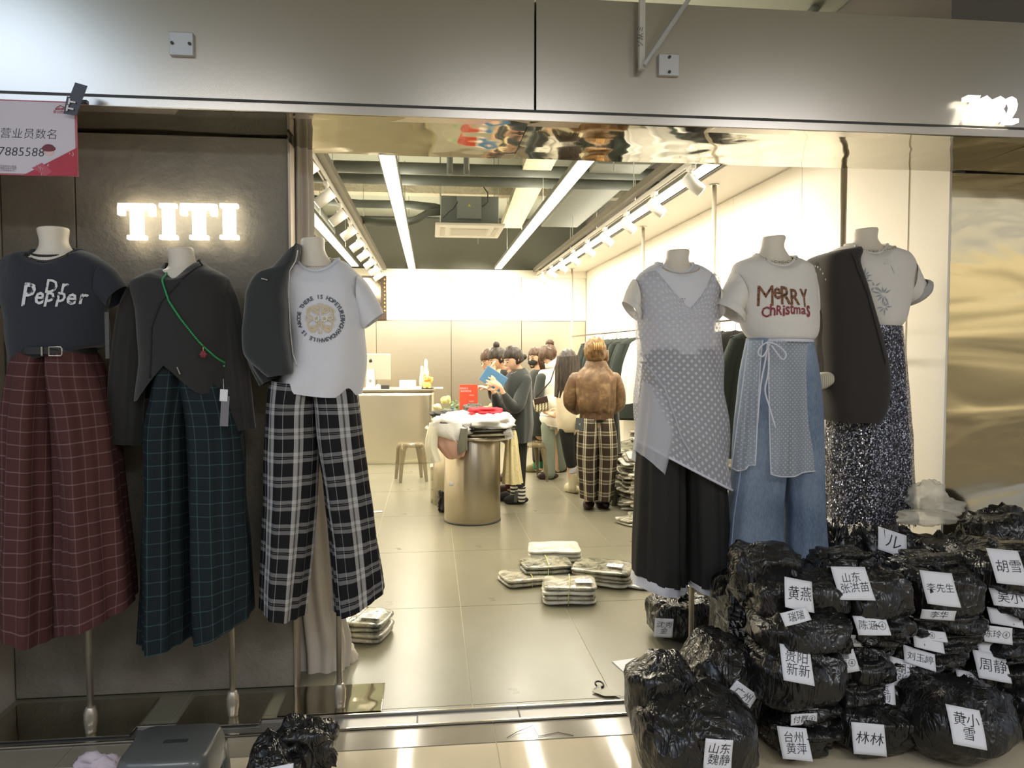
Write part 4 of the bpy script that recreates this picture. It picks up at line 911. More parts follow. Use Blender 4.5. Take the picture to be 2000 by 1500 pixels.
sack(1450, 1108, 1642, 1202, 2.76, .18, 'topmost black bag of the leftmost tall stack, knotted top and tilted square label', (1556, 1158, 58, 50, -13, '黄燕'), knot=(-.2, -.2, 1), top=(1428, 1062, 1560, 1178, .06), motif=[(1457, 1165, 3, 1, 12, 12, 70)])
sack(1608, 1390, 1764, 1482, 2.72, .18, 'black bag on the ground, bottom of the second tall stack', (1696, 1443, 56, 56, 0, '林林'), tie=False)
sack(1640, 1318, 1778, 1402, 2.82, .18, 'black bag with a tilted label, second from the ground in the second tall stack', (1726, 1355, 52, 46, -14, '周玉\n王莉'), tie=False)
sack(1588, 1298, 1704, 1362, 2.80, .16, 'black bag squeezed between the first and second stacks, smudged label', (1622, 1342, 52, 28, 4, '陈敏④'), tie=False)
sack(1604, 1254, 1716, 1324, 2.80, .16, 'black bag with a two-line circled label in the middle of the second tall stack', (1651, 1296, 54, 44, 12, '新疆\n真真④'), tie=False)
sack(1620, 1226, 1716, 1272, 2.82, .15, 'thin black bag with a doubled label in the second tall stack', (1676, 1254, 48, 26, 4, '杨娅美'), tie=False)
sack(1636, 1178, 1756, 1246, 2.80, .16, 'black bag second from the top of the second tall stack', (1703, 1222, 56, 30, 3, '陈涵④'), tie=False)
sack(1622, 1102, 1748, 1204, 2.82, .17, 'topmost black bag of the second tall stack with a square two-line label', (1674, 1144, 60, 54, 2, '山东\n张洪苗'), knot=(.2, .1, 1), top=(1586, 1070, 1700, 1140, .10))
sack(1762, 1366, 1958, 1506, 2.60, .20, 'large round black bag on the ground under the third stack', (1893, 1424, 56, 60, -7, '黄小\n雪'), tie=False, box=.85)
sack(1706, 1288, 1826, 1372, 2.84, .17, 'black bag with a curled two-line label, lowest visible of the third stack', (1781, 1326, 50, 48, -12, '湖北\n张姗'), tie=False)
sack(1704, 1258, 1836, 1312, 2.86, .16, 'flattened black bag with a curved narrow label in the third stack', (1800, 1288, 50, 28, -14, '刘玉婷'), tie=False)
sack(1716, 1228, 1868, 1284, 2.88, .17, 'flattened black bag with a blank white label in the third stack', (1815, 1256, 50, 24, -10, ''), tie=False)
sack(1742, 1204, 1878, 1250, 2.88, .16, 'thin black bag with a circled mark on its label in the third stack', (1820, 1242, 50, 16, -3, '④'), tie=False)
sack(1742, 1174, 1886, 1226, 2.88, .17, 'flattened black bag just below the topmost of the third stack', (1828, 1199, 56, 20, 0, '李华'), tie=False)
sack(1744, 1098, 1892, 1202, 2.88, .18, 'topmost black bag of the third stack, pleated shiny knot', (1837, 1150, 54, 54, -4, '李先生'), knot=(-.1, -.1, 1), top=(1752, 1084, 1872, 1130, .08))
sack(1952, 1396, 2080, 1492, 2.72, .18, 'black bag on the ground at the right edge of the picture', None, tie=False)
sack(1822, 1324, 2016, 1388, 2.86, .19, 'wide flattened black bag under the fourth stack, grey smudged label', (1926, 1349, 50, 34, -6, '杨丽\n红③'), tie=False)
sack(1868, 1268, 2016, 1342, 2.86, .18, 'black bag with a wrinkled square label in the fourth stack', (1951, 1309, 52, 44, -6, '周静'), tie=False)
sack(1874, 1246, 2010, 1290, 2.88, .17, 'thin black bag with a small blank label in the fourth stack', (1952, 1275, 48, 20, -4, ''), tie=False)
sack(1878, 1212, 2010, 1264, 2.88, .17, 'black bag with a circled word on its label in the fourth stack', (1953, 1243, 52, 30, -4, '陈玲④'), tie=False)
sack(1900, 1184, 2030, 1230, 2.90, .16, 'thin black bag with a beige crumpled label in the fourth stack', (1972, 1210, 52, 26, -6, ''), tie=False)
sack(1900, 1144, 2040, 1192, 2.90, .17, 'flattened black bag second from the top of the fourth stack', (1980, 1172, 56, 28, -2, '吴小'), tie=False)
sack(1878, 1058, 2020, 1158, 2.92, .19, 'topmost black bag of the fourth stack at the right edge', (1970, 1108, 50, 56, -3, '胡雪'), knot=(-.3, .1, 1))
# behind and beside the stacks
sack(1600, 1022, 1668, 1300, 3.32, .15, 'tall narrow black bag standing behind the stacks beside the sequin skirt hem', None)
sack(1662, 1020, 1768, 1290, 3.24, .17, 'black bag behind the second stack with a pale tilted slip', (1749, 1062, 50, 40, -18, 'ル'), tie=False)
sack(1742, 1046, 1896, 1300, 3.16, .16, 'black bag behind the third stack with a pleated top and printed strip', None, knot=(.1, -.3, 1), motif=[(1828, 1075, 2, 8, -6, 12, 60)])
sack(1884, 1008, 2050, 1300, 3.28, .19, 'high black bag at the back right corner against the steel pier', None, knot=(-.4, 0, 1))
sack(1396, 1182, 1500, 1420, 3.05, .16, 'black bag with a printed strip wedged behind the leftmost tall stack', None, motif=[(1425, 1222, 3, 9, -3, 15, 25), (1429, 1240, 3, 9, -3, 15, 25)], knot=(.2, -.3, 1))
sack(1326, 1240, 1506, 1408, 2.78, .19, 'leaning black bag with a diamond-turned label left of the tall stacks', (1443, 1363, 52, 52, -36, '广州\n可可'), tilt=-32, motif=[(1345, 1268, 4, 10, -5, 14, 20)], tie=False, box=.8)
sack(1264, 1172, 1402, 1256, 3.72, .16, 'small black bag on the shop floor behind the mannequin pole', (1298, 1229, 34, 42, 2, '沈秀\n金'), knot=(-.1, -.3, 1), top=(1310, 1165, 1402, 1215, .05))
sack(1242, 1338, 1468, 1522, 2.44, .21, 'largest black bag at the front left of the heap with a pleated tie', (1400, 1470, 54, 60, -5, '山东\n魏静'), knot=(-.45, -.5, .8), top=(1228, 1284, 1356, 1432, .10), motif=[(1262, 1358, 9, 9, -2.5, 11, 14)], tie=True, box=.8)
sack(486, 1448, 606, 1560, 2.16, .12, 'black bag in the foreground beside the grey stool, knotted and printed', (553, 1500, 44, 20, 2, 'lesson'), knot=(.4, -.2, 1), top=(536, 1416, 658, 1494, .06), motif=[(520, 1470, 6, 11, -1, 11, 5)])
# clear plastic heap beside the pier
CLEAR = mat('clear polythene', sr(235, 228, 210), rough=.2, alpha=.42, spec=.8, bump=.01, bscale=14)
for i, (x0, y0, x1, y1, lb) in enumerate(((1778, 938, 1846, 1000, 'clear crumpled plastic bag standing against the white wall edge'), (1800, 970, 1878, 1010, 'clear plastic bag with a pointed corner beside the steel pier'), (1752, 992, 1868, 1028, 'flat clear plastic bag on top of the black bags near the pier'))):
    a, c = P(x0, y1, 3.40-.05*i), P(x1, y0, 3.40-.05*i)
    def fn(d, p, i=i): return p*(1+.35*noise.noise(d*2+Vector((i*5, 0, 0)))+.12*noise.noise(d*7))
    obj('clear_bag', B().ell(((a.x+c.x)/2, 3.40-.05*i, (a.z+c.z)/2), ((c.x-a.x)/2, .08, (c.z-a.z)/2), 30, 20, fn), CLEAR, label=lb, cat='plastic bag')

# ================================================================ foreground odds and ends
STOOLG = mat('grey plastic', sr(84, 86, 85), rough=.3, coat=.2)
c = P(330, 1455, 2.30); sx, sz = c.x, .30
o = empty('step_stool', (sx, 2.30, 0), 'low dark grey plastic step stool with a slot handle in the foreground', 'stool')
b = B()
def rrect(w_, d_, rr, z, cx, cy, n=5):
    pts = []
    for qx, qy, a0 in ((1, 1, 0), (-1, 1, 90), (-1, -1, 180), (1, -1, 270)):
        for i in range(n+1):
            a = R(a0+90*i/n); pts.append(Vector((cx+qx*(w_/2-rr)+rr*math.cos(a), cy+qy*(d_/2-rr)+rr*math.sin(a), z)))
    return pts
def stack(b, rings):
    n = len(rings[0]); vs = [v for r_ in rings for v in r_]; fs = [(i*n+k, i*n+(k+1) % n, (i+1)*n+(k+1) % n, (i+1)*n+k) for i in range(len(rings)-1) for k in range(n)]
    fs.append(tuple((len(rings)-1)*n+k for k in range(n))); return b.add(vs, fs)
stack(b, [rrect(.272, .25, .045, sz-.10, sx, 2.33), rrect(.265, .245, .045, sz-.03, sx, 2.33), rrect(.25, .23, .045, sz-.006, sx, 2.33), rrect(.235, .21, .04, sz, sx, 2.33)])
obj('seat', b, STOOLG, o); obj('slot', bx((sx+.01, 2.33, sz+.0008), (.07, .018, .002)), mat('slot black', sr(45, 45, 45)), o)
for qx in (-1, 1):
    for qy in (-1, 1):
        x, y = sx+qx*.105, 2.33+qy*.095; xb, yb_ = sx+qx*.125, 2.33+qy*.115
        obj('leg', stack(B(), [rrect(.05, .05, .012, 0.0, xb, yb_, 2), rrect(.06, .06, .015, sz-.06, x, y, 2)]), STOOLG, o)
TISS = mat('tissue', sr(214, 198, 206), rough=.9, bump=.006, bscale=18)
for x0, y0, x1, y1, Y, lb, m in ((136, 1437, 243, 1496, 2.62, 'crumpled pinkish tissue paper on the corridor floor left of the grey stool', TISS), (62, 1466, 102, 1502, 2.45, 'small crumpled white tissue at the bottom left corner', mat('tissue white', sr(220, 216, 208), rough=.9, bump=.006, bscale=18))):
    a, c = P(x0, y1, Y), P(x1, y0, Y)
    def fn(d, p): return p*(1+.55*noise.noise(d*2.1+Vector((x0, 0, 0)))+.3*abs(noise.noise(d*6)))
    rz = max(.02, (c.z-a.z)/2); obj('tissue', B().ell(((a.x+c.x)/2, Y, rz*1.12), ((c.x-a.x)/2, .06, rz), 34, 24, fn), m, label=lb, cat='tissue')
a = P(-4, 1465, 2.45); obj('black_bin', B().lathe((a.x-.02, 2.45, 0), [(.05, 0), (.075, .02), (.08, .08), (.065, .13), (.02, .15)], 24), mat('bin black', sr(30, 30, 30), rough=.2), label='rounded glossy black object cut off by the bottom left corner', cat='container')
# clear packets of folded clothes
def packmat(name, c1, c2): return mat(name, rough=.22, coat=.6, bump=.006, bscale=16, build=lambda t, p: t.put(p.inputs['Base Color'], t.ramp(t.noise(9, 6, t.coord(), .7, 1.5), [(.38, c1), (.56, c2)])))
PK = [packmat('packed dark cloth', sr(70, 72, 64), sr(165, 162, 140)), packmat('packed grey cloth', sr(128, 124, 108), sr(195, 190, 170)), packmat('packed white cloth', sr(205, 202, 186), sr(235, 232, 220))]
def packet_b(seed, w_=.34, d_=.27, h_=.028):
    def fn(d, p):
        q = Vector((math.copysign(abs(d.x)**.35, d.x)*w_/2, math.copysign(abs(d.y)**.35, d.y)*d_/2, math.copysign(abs(d.z)**.6, d.z)*h_/2))
        n = noise.noise(Vector((q.x*9, q.y*9, seed))); q.z += .010*n+.004*noise.noise(Vector((q.x*30, q.y*30, seed)))
        q.x *= 1+.05*noise.noise(Vector((q.y*8, seed, 0))); q.z = max(q.z, -h_*.55); return q
    return B().ell((0, 0, h_*.55), (1, 1, 1), 24, 10, fn)
PR = [obj('garment_packet', packet_b(i*3.3), PK[i], origin=(0, 0, 0)) for i in range(3)]
for q in PR: q['category'] = 'clothing packet'
used = [False]*3
def packet(kind, x, y, z, rz, label, group, s=1.0, tilt=(0, 0)):
    o = PR[kind] if not used[kind] else clone(PR[kind]); used[kind] = True
    o.location = (x, y, z); o.rotation_euler = (tilt[0], tilt[1], rz); o.scale = (s, s, 1); o['label'] = label; o['group'] = group; return o
grp = 'clear packets of folded clothes lying on the shop floor'
def bundle(px, py, rz, kinds, name, band=True, s=1.0, lab=None, tilt=(0, 0)):
    c = G(px, py); z = .002
    for i, kd in enumerate(kinds):
        pos = ('bottom packet', 'second packet from the floor', 'third packet from the floor', 'fourth packet from the floor', 'fifth packet from the floor', 'sixth packet from the floor')[i] if i < len(kinds)-1 else 'top packet'
        packet(kd, c.x+random.uniform(-.012, .012), c.y+random.uniform(-.01, .01), z, rz+random.uniform(-.06, .06), '%s of the %s' % (pos, name), grp, s, tilt); z += .027
    if band:
        M = Matrix.Rotation(rz, 3, 'Z'); h = z+.006
        b = B().tube([Vector((c.x, c.y, 0))+M @ Vector(v) for v in ((-.02, -.137, .004), (-.02, -.14, h*.6), (-.01, -.11, h+.004), (.0, 0, h+.012), (.01, .11, h+.004), (.02, .14, h*.6), (.02, .137, .004))], .003, 6)
        obj('rubber_band', b, mat('pale band', sr(205, 205, 140), rough=.5), label='pale rubber band around the %s' % name, cat='rubber band')
    if lab:
        M = Matrix.Rotation(rz, 3, 'Z'); cc = Vector((c.x, c.y, 0))+M @ Vector((.08, -.05, z+.016))
        lo = obj('paper_slip', bx(cc, (.10, .07, .001), rz=rz), PAPER, label='white paper slip on the %s' % name, cat='paper slip')
        t = text_b(lab, .04); M3 = Matrix.Rotation(rz, 3, 'Z'); t.v = [M3 @ Vector((v.x, v.z, 0))+cc+Vector((0, 0, .001)) for v in t.v]; obj('handwriting', t, INK, lo)
bundle(1030, 1135, .25, [1, 1], 'low left bundle near the folded stack', True)
bundle(1068, 1128, .05, [0, 1, 0, 0], 'dark banded bundle under the white packet', True)
bundle(1082, 1103, -.15, [1, 0, 2, 2, 2], 'rear bundle topped with white clothes', False, 1.1)
bundle(1180, 1135, -.45, [2, 1, 1, 0], 'large right bundle with a slanted slip', False, 1.15, 'ル1')
bundle(1228, 1138, -.6, [2], 'single white packet at the right end', False)
bundle(1112, 1170, -.08, [2, 1, 2, 1], 'front bundle tied with a band', True, .95, 'リリ')
bundle(700, 1240, -.25, [1, 1, 0, 0], 'banded bundle beside the white curtain', True, .95, '三')
bundle(1405, 1165, .3, [1, 1, 2], 'bundle half hidden behind the black trousers', False)
bundle(1236, 1022, .5, [2, 1], 'pale bundle left of the black trousers', False, .8)
# long heap of packets along the right wall
n_ = 0; gw = 'clear clothing packets heaped along the right wall'
for iy in range(9):
    for ix in range(2):
        y = 4.55+iy*.46+random.uniform(-.05, .05); top_ = int((9, 12, 15, 19, 22, 25, 25, 21, 16)[iy]*(1 if ix else .75))
        z = .002
        for L in range(top_):
            kd = random.choice((0, 1, 1, 1, 2)); packet(kd, 1.98+ix*.36+random.uniform(-.03, .03), y+random.uniform(-.05, .05), z, random.uniform(-.5, .5)+(1.57 if random.random() < .4 else 0), 'clear packet of folded grey clothes in the long heap by the right wall', gw, 1.05, (random.uniform(-.13, .13), random.uniform(-.13, .13))); z += .030
# small litter
for px, py, w_, d_, rz, lb in ((737, 1000, .09, .05, .3, 'small white paper scrap on the floor left of the round table'), (1226, 988, .16, .09, .1, 'white paper sheet on the floor below the low dark stool'), (1236, 1303, .14, .16, .2, 'white card on the floor behind the front left black bag')):
    c = G(px, py); obj('paper_scrap', bx((c.x, c.y, .004), (w_, d_, .002), rz=rz), PAPER, label=lb, cat='paper')
c = G(1182, 1357); o = obj('hang_tag', B().add([(c.x-.055, c.y+.02, .008), (c.x-.01, c.y-.03, .008), (c.x+.06, c.y-.035, .008), (c.x+.02, c.y+.05, .012), (c.x-.02, c.y+.05, .012)], [(0, 1, 2, 3, 4)], False), mat('olive plastic', sr(110, 106, 80), rough=.3), label='dark olive plastic size tag with a black hook lying near the threshold', cat='tag', solid=.002)
obj('hook', B().tube([Vector((c.x-.01+.018*math.cos(a), c.y+.07+.03*math.sin(a), .016)) for a in [R(-80+q*26) for q in range(12)]], .004, 8), INK, o)
obj('wire', B().tube([G(990, 1443)+Vector((0, 0, .004)), G(1010, 1432)+Vector((0, 0, .006)), G(1040, 1423)+Vector((0, 0, .012)), G(1052, 1440)+Vector((0, 0, .004)), G(1090, 1432)+Vector((0, 0, .004)), G(1120, 1438)+Vector((0, 0, .003))], .0012, 6), mat('wire dark', sr(70, 60, 50)), label='thin bent dark thread on the corridor tiles by the threshold', cat='thread')
# white curtain
CURT = fab('curtain cotton', sr(205, 195, 182), bump=.003, bscale=10)
cu = B().loft(rows(3.53, [(556, 150, 608, 150, .05), (556, 300, 607, 300, .05), (557, 600, 612, 600, .05), (566, 900, 640, 900, .055), (576, 1150, 660, 1150, .06), (580, 1250, 682, 1250, .07), (584, 1322, 678, 1324, .07)]), n=120, sub=8, fold=lambda t, a, p: .012*math.cos(9*a+.5*math.sin(5*t))*(1-.2*t)+.008*noise.noise(p*5))
o = obj('curtain', cu, CURT, label='long off-white curtain gathered at the left side of the entrance', cat='curtain')
a = P(676, 1290, 3.6); obj('hem_bulge', B().ell(a, (.055, .05, .085), 20, 14, lambda d, p: p*(1+.25*noise.noise(d*2))), CURT, o)
# paper notice and black strip
Yp = 2.93; a, c = P(-95, 191, Yp), P(153, 345, Yp); w_ = c.x-a.x; h_ = a.z-c.z; cx, cz = (a.x+c.x)/2, (a.z+c.z)/2
o = obj('notice_board', bx((cx, Yp, cz), (w_, .006, h_)), mat('notice pink rim', sr(190, 110, 120), rough=.6), label='white and red paper notice with handwriting hanging at the upper left', cat='notice')
obj('notice_face', bx((cx, Yp-.0035, cz), (w_-.012, .002, h_-.010)), mat('notice white', sr(212, 205, 215), rough=.6), o)
def pq(px, py, d=.006): return P(px, py, Yp-d)
obj('red_corner', B().add([pq(44, 343), pq(151, 288), pq(151, 343)], [(0, 2, 1)], False), mat('notice red', sr(180, 60, 76), rough=.6), o)
for tx, px, py, sz in (('招营业员数名', 44, 262, .040), ('17885588', 34, 297, .046)):
    cc = pq(px, py, .0055); obj('handwriting', place(text_b(tx, sz, shear=.15, bold=-.012), cc), INK, o)
RED = MATS['notice red']; obj('logo', B().tube([pq(108, 213), pq(112, 209), pq(118, 206), pq(124, 209), pq(130, 213), pq(108, 213.5)], .0012, 6).tube([pq(112, 213), pq(116, 210), pq(120, 213), pq(124, 210), pq(127, 213)], .001, 6), RED, o)
obj('small_print', place(text_b('壹记西街', .012, bold=.0), pq(117, 219)), RED, o)
obj('small_print', place(text_b('大厅会员中心街区\n二楼商业美术街区\n1570000000172', .008), pq(14, 329)), mat('ink grey', sr(120, 110, 115)), o)
ph = B().ell(pq(96, 296, .005), (.018, .0015, .016), 14, 8); fg = obj('printed_figure', ph, mat('printed skin', sr(222, 190, 190)), o)
fg2 = B().ell(pq(95, 290, .006), (.024, .0015, .012), 14, 8).ell(pq(95, 286, .0065), (.017, .0015, .008), 12, 8); obj('printed_hair', fg2, mat('printed hair', sr(120, 60, 70)), fg)
sb = B().add([pq(62, 328, .0065), pq(82, 318, .0065), pq(102, 335, .0065), pq(88, 344, .0065)], [(0, 1, 2, 3)], False); obj('printed_sleeve', sb, mat('printed pink', sr(190, 90, 105)), fg)
flecks = B()
for q in range(14): 
    c0 = pq(random.uniform(68, 100), random.uniform(322, 342), .007) if q < 10 else pq(random.uniform(136, 146), random.uniform(297, 308), .007); flecks.bar(c0, c0+Vector((random.uniform(-.005, .005), 0, .007)), .0025, .001)
flecks_o = obj('printed_flecks', flecks, PAPER, o)
s_ = empty('tape_strip', tuple(P(145, 190, 2.9)), 'black tape strip with white letters holding the notice to the beam', 'tape')
def qd(pts, d): return [P(px, py, 2.925-d) for px, py in pts]
t1 = B().add(qd([(147, 161), (171, 168), (160, 197), (136, 189)], .02)+qd([(136, 189), (160, 197), (155, 212), (133, 210)], .02), [(0, 3, 2, 1), (4, 7, 6, 5)], False)
obj('strip_top', t1, mat('tape black', sr(55, 54, 58), rough=.3), s_, solid=.002)
obj('strip_bottom', B().add(qd([(131, 188), (160, 196), (150, 226), (124, 222)], .025), [(0, 3, 2, 1)], False), MATS['tape black'], s_, solid=.002)
for py in (199, 212): obj('strip_letter', place(text_b('T', .032, bold=.05), P(141-(py-199)*.3, py, 2.894), R(80)), PAPER, s_)
obj('strip_bar', bx(P(163, 199.5, 2.96), (.03, .02, .012)), MATS['tape black'], s_)
# ================================================================ inside the shop
def cat4(a, b, c, d, t): return ((b*2)+(c-a)*t+(a*2-b*5+c*4-d)*t*t+(b*3-a-c*3+d)*t*t*t)*.5
def limb(b, Y, L, n=16, sub=5, sy=1.0):
    """smooth tapering tube through (px, py, dy, radius in px) stations"""
    K = [(P(x, y, Y+dy), r_*mpp(x, Y)) for x, y, dy, r_ in L]; pts = []; rad = []
    for i in range(len(K)-1):
        a, b_, c, d = K[max(i-1, 0)], K[i], K[i+1], K[min(i+2, len(K)-1)]
        for j in range(sub):
            t = j/sub; pts.append(cat4(a[0], b_[0], c[0], d[0], t)); rad.append(b_[1]*(1-t)+c[1]*t)
    pts.append(K[-1][0]); rad.append(K[-1][1])
    d0 = (pts[0]-pts[1]).normalized(); d1 = (pts[-1]-pts[-2]).normalized()
    pts = [pts[0]+d0*rad[0]*.8]+[pts[0]+d0*rad[0]*.5]+pts+[pts[-1]+d1*rad[-1]*.5, pts[-1]+d1*rad[-1]*.8]; rad = [rad[0]*.35, rad[0]*.8]+rad+[rad[-1]*.8, rad[-1]*.35]
    return b.tube(pts, rad, n, sy=sy)
SKIN = mat('skin', sr(222, 182, 150), rough=.5, sheen=.1)
def remesh(b, name, m, parent, vox=.009):
    me = bpy.data.meshes.new('tmp'); me.from_pydata(b.v, [], b.f); o = bpy.data.objects.new('tmp', me); COL.objects.link(o)
    md = o.modifiers.new('r', 'REMESH'); md.mode = 'VOXEL'; md.voxel_size = vox; md.use_smooth_shade = True
    sm = o.modifiers.new('s', 'SMOOTH'); sm.factor = .5; sm.iterations = 2
    dg = bpy.context.evaluated_depsgraph_get(); ev = o.evaluated_get(dg); me2 = bpy.data.meshes.new_from_object(ev, depsgraph=dg)
    org = ORIG[root_of(parent).name]
    for v in me2.vertices: v.co -= org
    bpy.data.objects.remove(o); me2.name = name; me2.materials.clear(); me2.materials.append(m)
    me2.polygons.foreach_set('use_smooth', [True]*len(me2.polygons))
    q = bpy.data.objects.new(name, me2); COL.objects.link(q); q.parent = parent; return q
def head(b, px, py, Y, r_, yaw, nod=0, dy=0):
    """skull with chin, nose, lips, brow and ears; yaw 0 looks at the viewer, +90 looks to the right of the picture"""
    c = P(px, py, Y)+Vector((0, dy, 0)); M = Matrix.Rotation(R(yaw), 3, 'Z') @ Matrix.Rotation(R(nod), 3, 'X')
    def fn(d, p):
        x, y, z = p; f = max(0, -d.y)
        if z < 0: x *= 1-.30*(-d.z)**1.5; y *= 1-.12*(-d.z); y -= f*.10*r_*(-d.z)
        if d.z > -.2 and d.z < .35 and f > .5: y += .05*r_*f
        return M @ Vector((x, y, z))
    b.ell(c, (r_*.76, r_*.93, r_*1.14), 28, 22, fn)
    def at(x, y, z): return c+M @ Vector((x*r_, y*r_, z*r_))
    b.tube([at(0, -.80, .12), at(0, -1.0, -.12), at(0, -1.08, -.26)], [r_*.08, r_*.12, r_*.15], 10)
    b.ell(at(0, -.93, -.55), (r_*.22, r_*.11, r_*.09), 12, 8); b.ell(at(0, -.84, -.9), (r_*.22, r_*.16, r_*.16), 12, 8)
    for s in (-1, 1): b.ell(at(s*.76, .05, -.10), (r_*.08, r_*.17, r_*.24), 10, 8)
    return c, at, M
def face(at, r_, par, eyes=True):
    e = B(); l = B(); w_ = B()
    for s in (-1, 1):
        w_.ell(at(s*.30, -.80, .02), (r_*.10, r_*.10, r_*.06), 10, 8); e.ell(at(s*.30, -.88, .01), (r_*.06,)*3, 8, 6)
        l.tube([at(s*.14, -.90, .22), at(s*.32, -.90, .27), at(s*.50, -.76, .22)], r_*.035, 6)
    obj('eyes', w_, mat('eye white', sr(205, 190, 175), rough=.3), par); obj('pupils', e, INK, par); obj('eyebrows', l, mat('brow', sr(60, 45, 38)), par)
    obj('lips', B().tube([at(-.20, -.97, -.54), at(0, -1.04, -.53), at(.20, -.97, -.54)], [r_*.035, r_*.06, r_*.035], 8), mat('lips', sr(190, 110, 100), rough=.4), par)
def hairmat(n, c1, c2): return mat(n, rough=.42, spec=.4, build=lambda t, p: t.put(p.inputs['Base Color'], t.ramp(t.noise(60, 3, t.coord(scale=(1, 1, .2))), [(.35, c1), (.65, c2)])), bump=.002, bscale=90, bstretch=(1, 1, .15))
HBLK = hairmat('dark hair', sr(42, 38, 34), sr(72, 62, 54)); HBRN = hairmat('brown hair', sr(60, 44, 34), sr(96, 72, 54)); HBLD = hairmat('honey hair', sr(92, 68, 42), sr(142, 110, 70))
def haircap(b, c, M, r_, drop=.1, back=1.0):
    """hair shell: over the crown and the back, cut open at the face"""
    def fn(d, p):
        q = Vector((p.x, p.y, p.z)); f = max(0, -d.y)
        if d.z < .30 and f > .25: k = min(1, (f-.25)*3)*min(1, (.30-d.z)*3); q = q*(1-.30*k)
        q = q*(1+.03*math.sin(14*math.atan2(d.x, d.z+.01)))
        if d.z < -drop: q.z = max(q.z, -r_*(.55+drop)); 
        return M @ q
    return b.ell(c+M @ Vector((0, r_*.08, r_*.08)), (r_*.90, r_*1.02, r_*1.16), 30, 22, fn)
def hand(b, wrist, d, up, L=.17, curl=.5, side=1, spread=.16):
    """palm with four jointed fingers and a thumb; d points to the finger tips, up is the back of the hand"""
    d = d.normalized(); up = (up-d*up.dot(d)).normalized(); s = d.cross(up)*side
    b.tube([wrist, wrist+d*L*.14, wrist+d*L*.42, wrist+d*L*.5], [L*.13, L*.18, L*.22, L*.17], 12, sy=.55)
    for i, (o_, ln) in enumerate(((-.19, .40), (-.065, .46), (.065, .43), (.18, .33))):
        p = wrist+d*L*.44+s*L*o_; pts = [p]; a = 0; dd = (d+s*o_*spread*4).normalized()
        for q in range(3):
            a += curl*.5; v = dd*math.cos(a)-up*math.sin(a); p = p+v*L*ln*(.42, .33, .25)[q]; pts.append(p)
        b.tube(pts, [L*.062, L*.058, L*.052, L*.042], 8)
    p = wrist+d*L*.12-s*L*.16; b.tube([p, p+(d*.5-s*.6-up*.15)*L*.30, p+(d*.95-s*.68-up*.3)*L*.42], [L*.085, L*.07, L*.052], 8)
def shoe(b, px, py, Y, ln, wd, ang, h=.07):
    c = G(px, py); c.z = 0; M = Matrix.Rotation(ang, 3, 'Z')
    def fn(d, p):
        q = Vector((p.x, p.y, p.z)); 
        if d.x < 0: q.z *= 1.35
        q.z = max(q.z, -h*.5); return M @ q
    return b.ell((c.x, c.y, h*.5+.003), (ln/2, wd/2, h*.62), 22, 14, fn)
BLKK = fab('black knit', sr(48, 52, 50), bump=.002, bscale=120, sheen=.3)
def person(px, py, label, cat='person'):
    c = G(px, py); return empty('person', (c.x, c.y, 0), label, cat)

# -- woman reading the blue tablet
Y = 7.1; pe = person(1008, 985, 'woman in a long black sweater and striped socks reading a blue tablet'); b = B(); r_ = .105
c, at, M = head(b, 1002, 701, Y, r_, -62, 22); limb(b, Y, [(1010, 715, .0, 8), (1016, 734, .02, 10)], 14)
limb(b, Y, [(1014, 740, 0, 18), (1012, 790, 0, 18), (1010, 850, 0, 17)]); 
limb(b, Y, [(1018, 850, -.02, 10), (1018, 915, -.02, 8), (1019, 960, -.02, 5.5), (1019, 978, -.02, 5)], 14); limb(b, Y, [(1006, 850, .12, 10), (1004, 915, .12, 8), (1004, 955, .12, 5.5), (1004, 972, .12, 5)], 14)
limb(b, Y, [(1030, 745, -.08, 9), (1008, 792, -.20, 7), (985, 770, -.30, 4.5), (979, 757, -.32, 3.6)], 14)
limb(b, Y, [(1000, 745, .15, 9), (978, 792, .02, 7), (968, 775, -.10, 5), (962, 762, -.14, 3.6)], 14)
w0 = P(979, 756, Y-.32); hand(b, w0, P(950, 738, Y-.33)-w0, Vector((.1, -1, .15)), .18, .25, 1, .3)
w1 = P(962, 762, Y-.14); hand(b, w1, P(952, 748, Y-.2)-w1, Vector((0, .6, -1)), .16, .8, -1)
body = remesh(b, 'body', SKIN, pe, .0085); face(at, r_, body)
hb = haircap(B(), c, M, r_, .0); hb.ell(at(0, 1.12, -.25), (.038, .038, .034), 14, 10); 
obj('hair', hb, HBLK, body)
sw = B().loft(rows(Y, [(1003, 722, 1026, 719, .05), (990, 731, 1034, 731, .11), (984, 750, 1037, 750, .15), (978, 790, 1038, 790, .17), (974, 830, 1039, 830, .18), (976, 862, 1036, 862, .17)]), n=40, fold=folds(5, .010, .6)); swo = obj('sweater', sw, BLKK, pe)
s1 = limb(B(), Y, [(1026, 742, -.07, 13), (1012, 790, -.19, 13), (998, 792, -.24, 12), (985, 772, -.30, 7)], 18); obj('sleeve', s1, BLKK, swo)
s2 = limb(B(), Y, [(1000, 745, .13, 12), (980, 790, .02, 12), (972, 792, -.04, 11), (966, 772, -.12, 7)], 18); obj('sleeve', s2, BLKK, swo)
obj('leggings', limb(limb(B(), Y, [(1018, 850, -.02, 13), (1018, 915, -.02, 9.5), (1018, 953, -.02, 7)]), Y, [(1006, 850, .12, 12), (1004, 915, .12, 9.5), (1004, 950, .12, 7)]), mat('black leggings', sr(42, 44, 42), rough=.8), pe)
def _strip(t, p):
    sp = t.new('ShaderNodeSeparateXYZ'); c_ = t.new('ShaderNodeTexCoord'); t.t.links.new(c_.outputs['Object'], sp.inputs[0]); t.put(p.inputs['Base Color'], t.mix(t.band(sp.outputs[2], .036, .5, .5), sr(50, 50, 48), sr(225, 222, 210)))
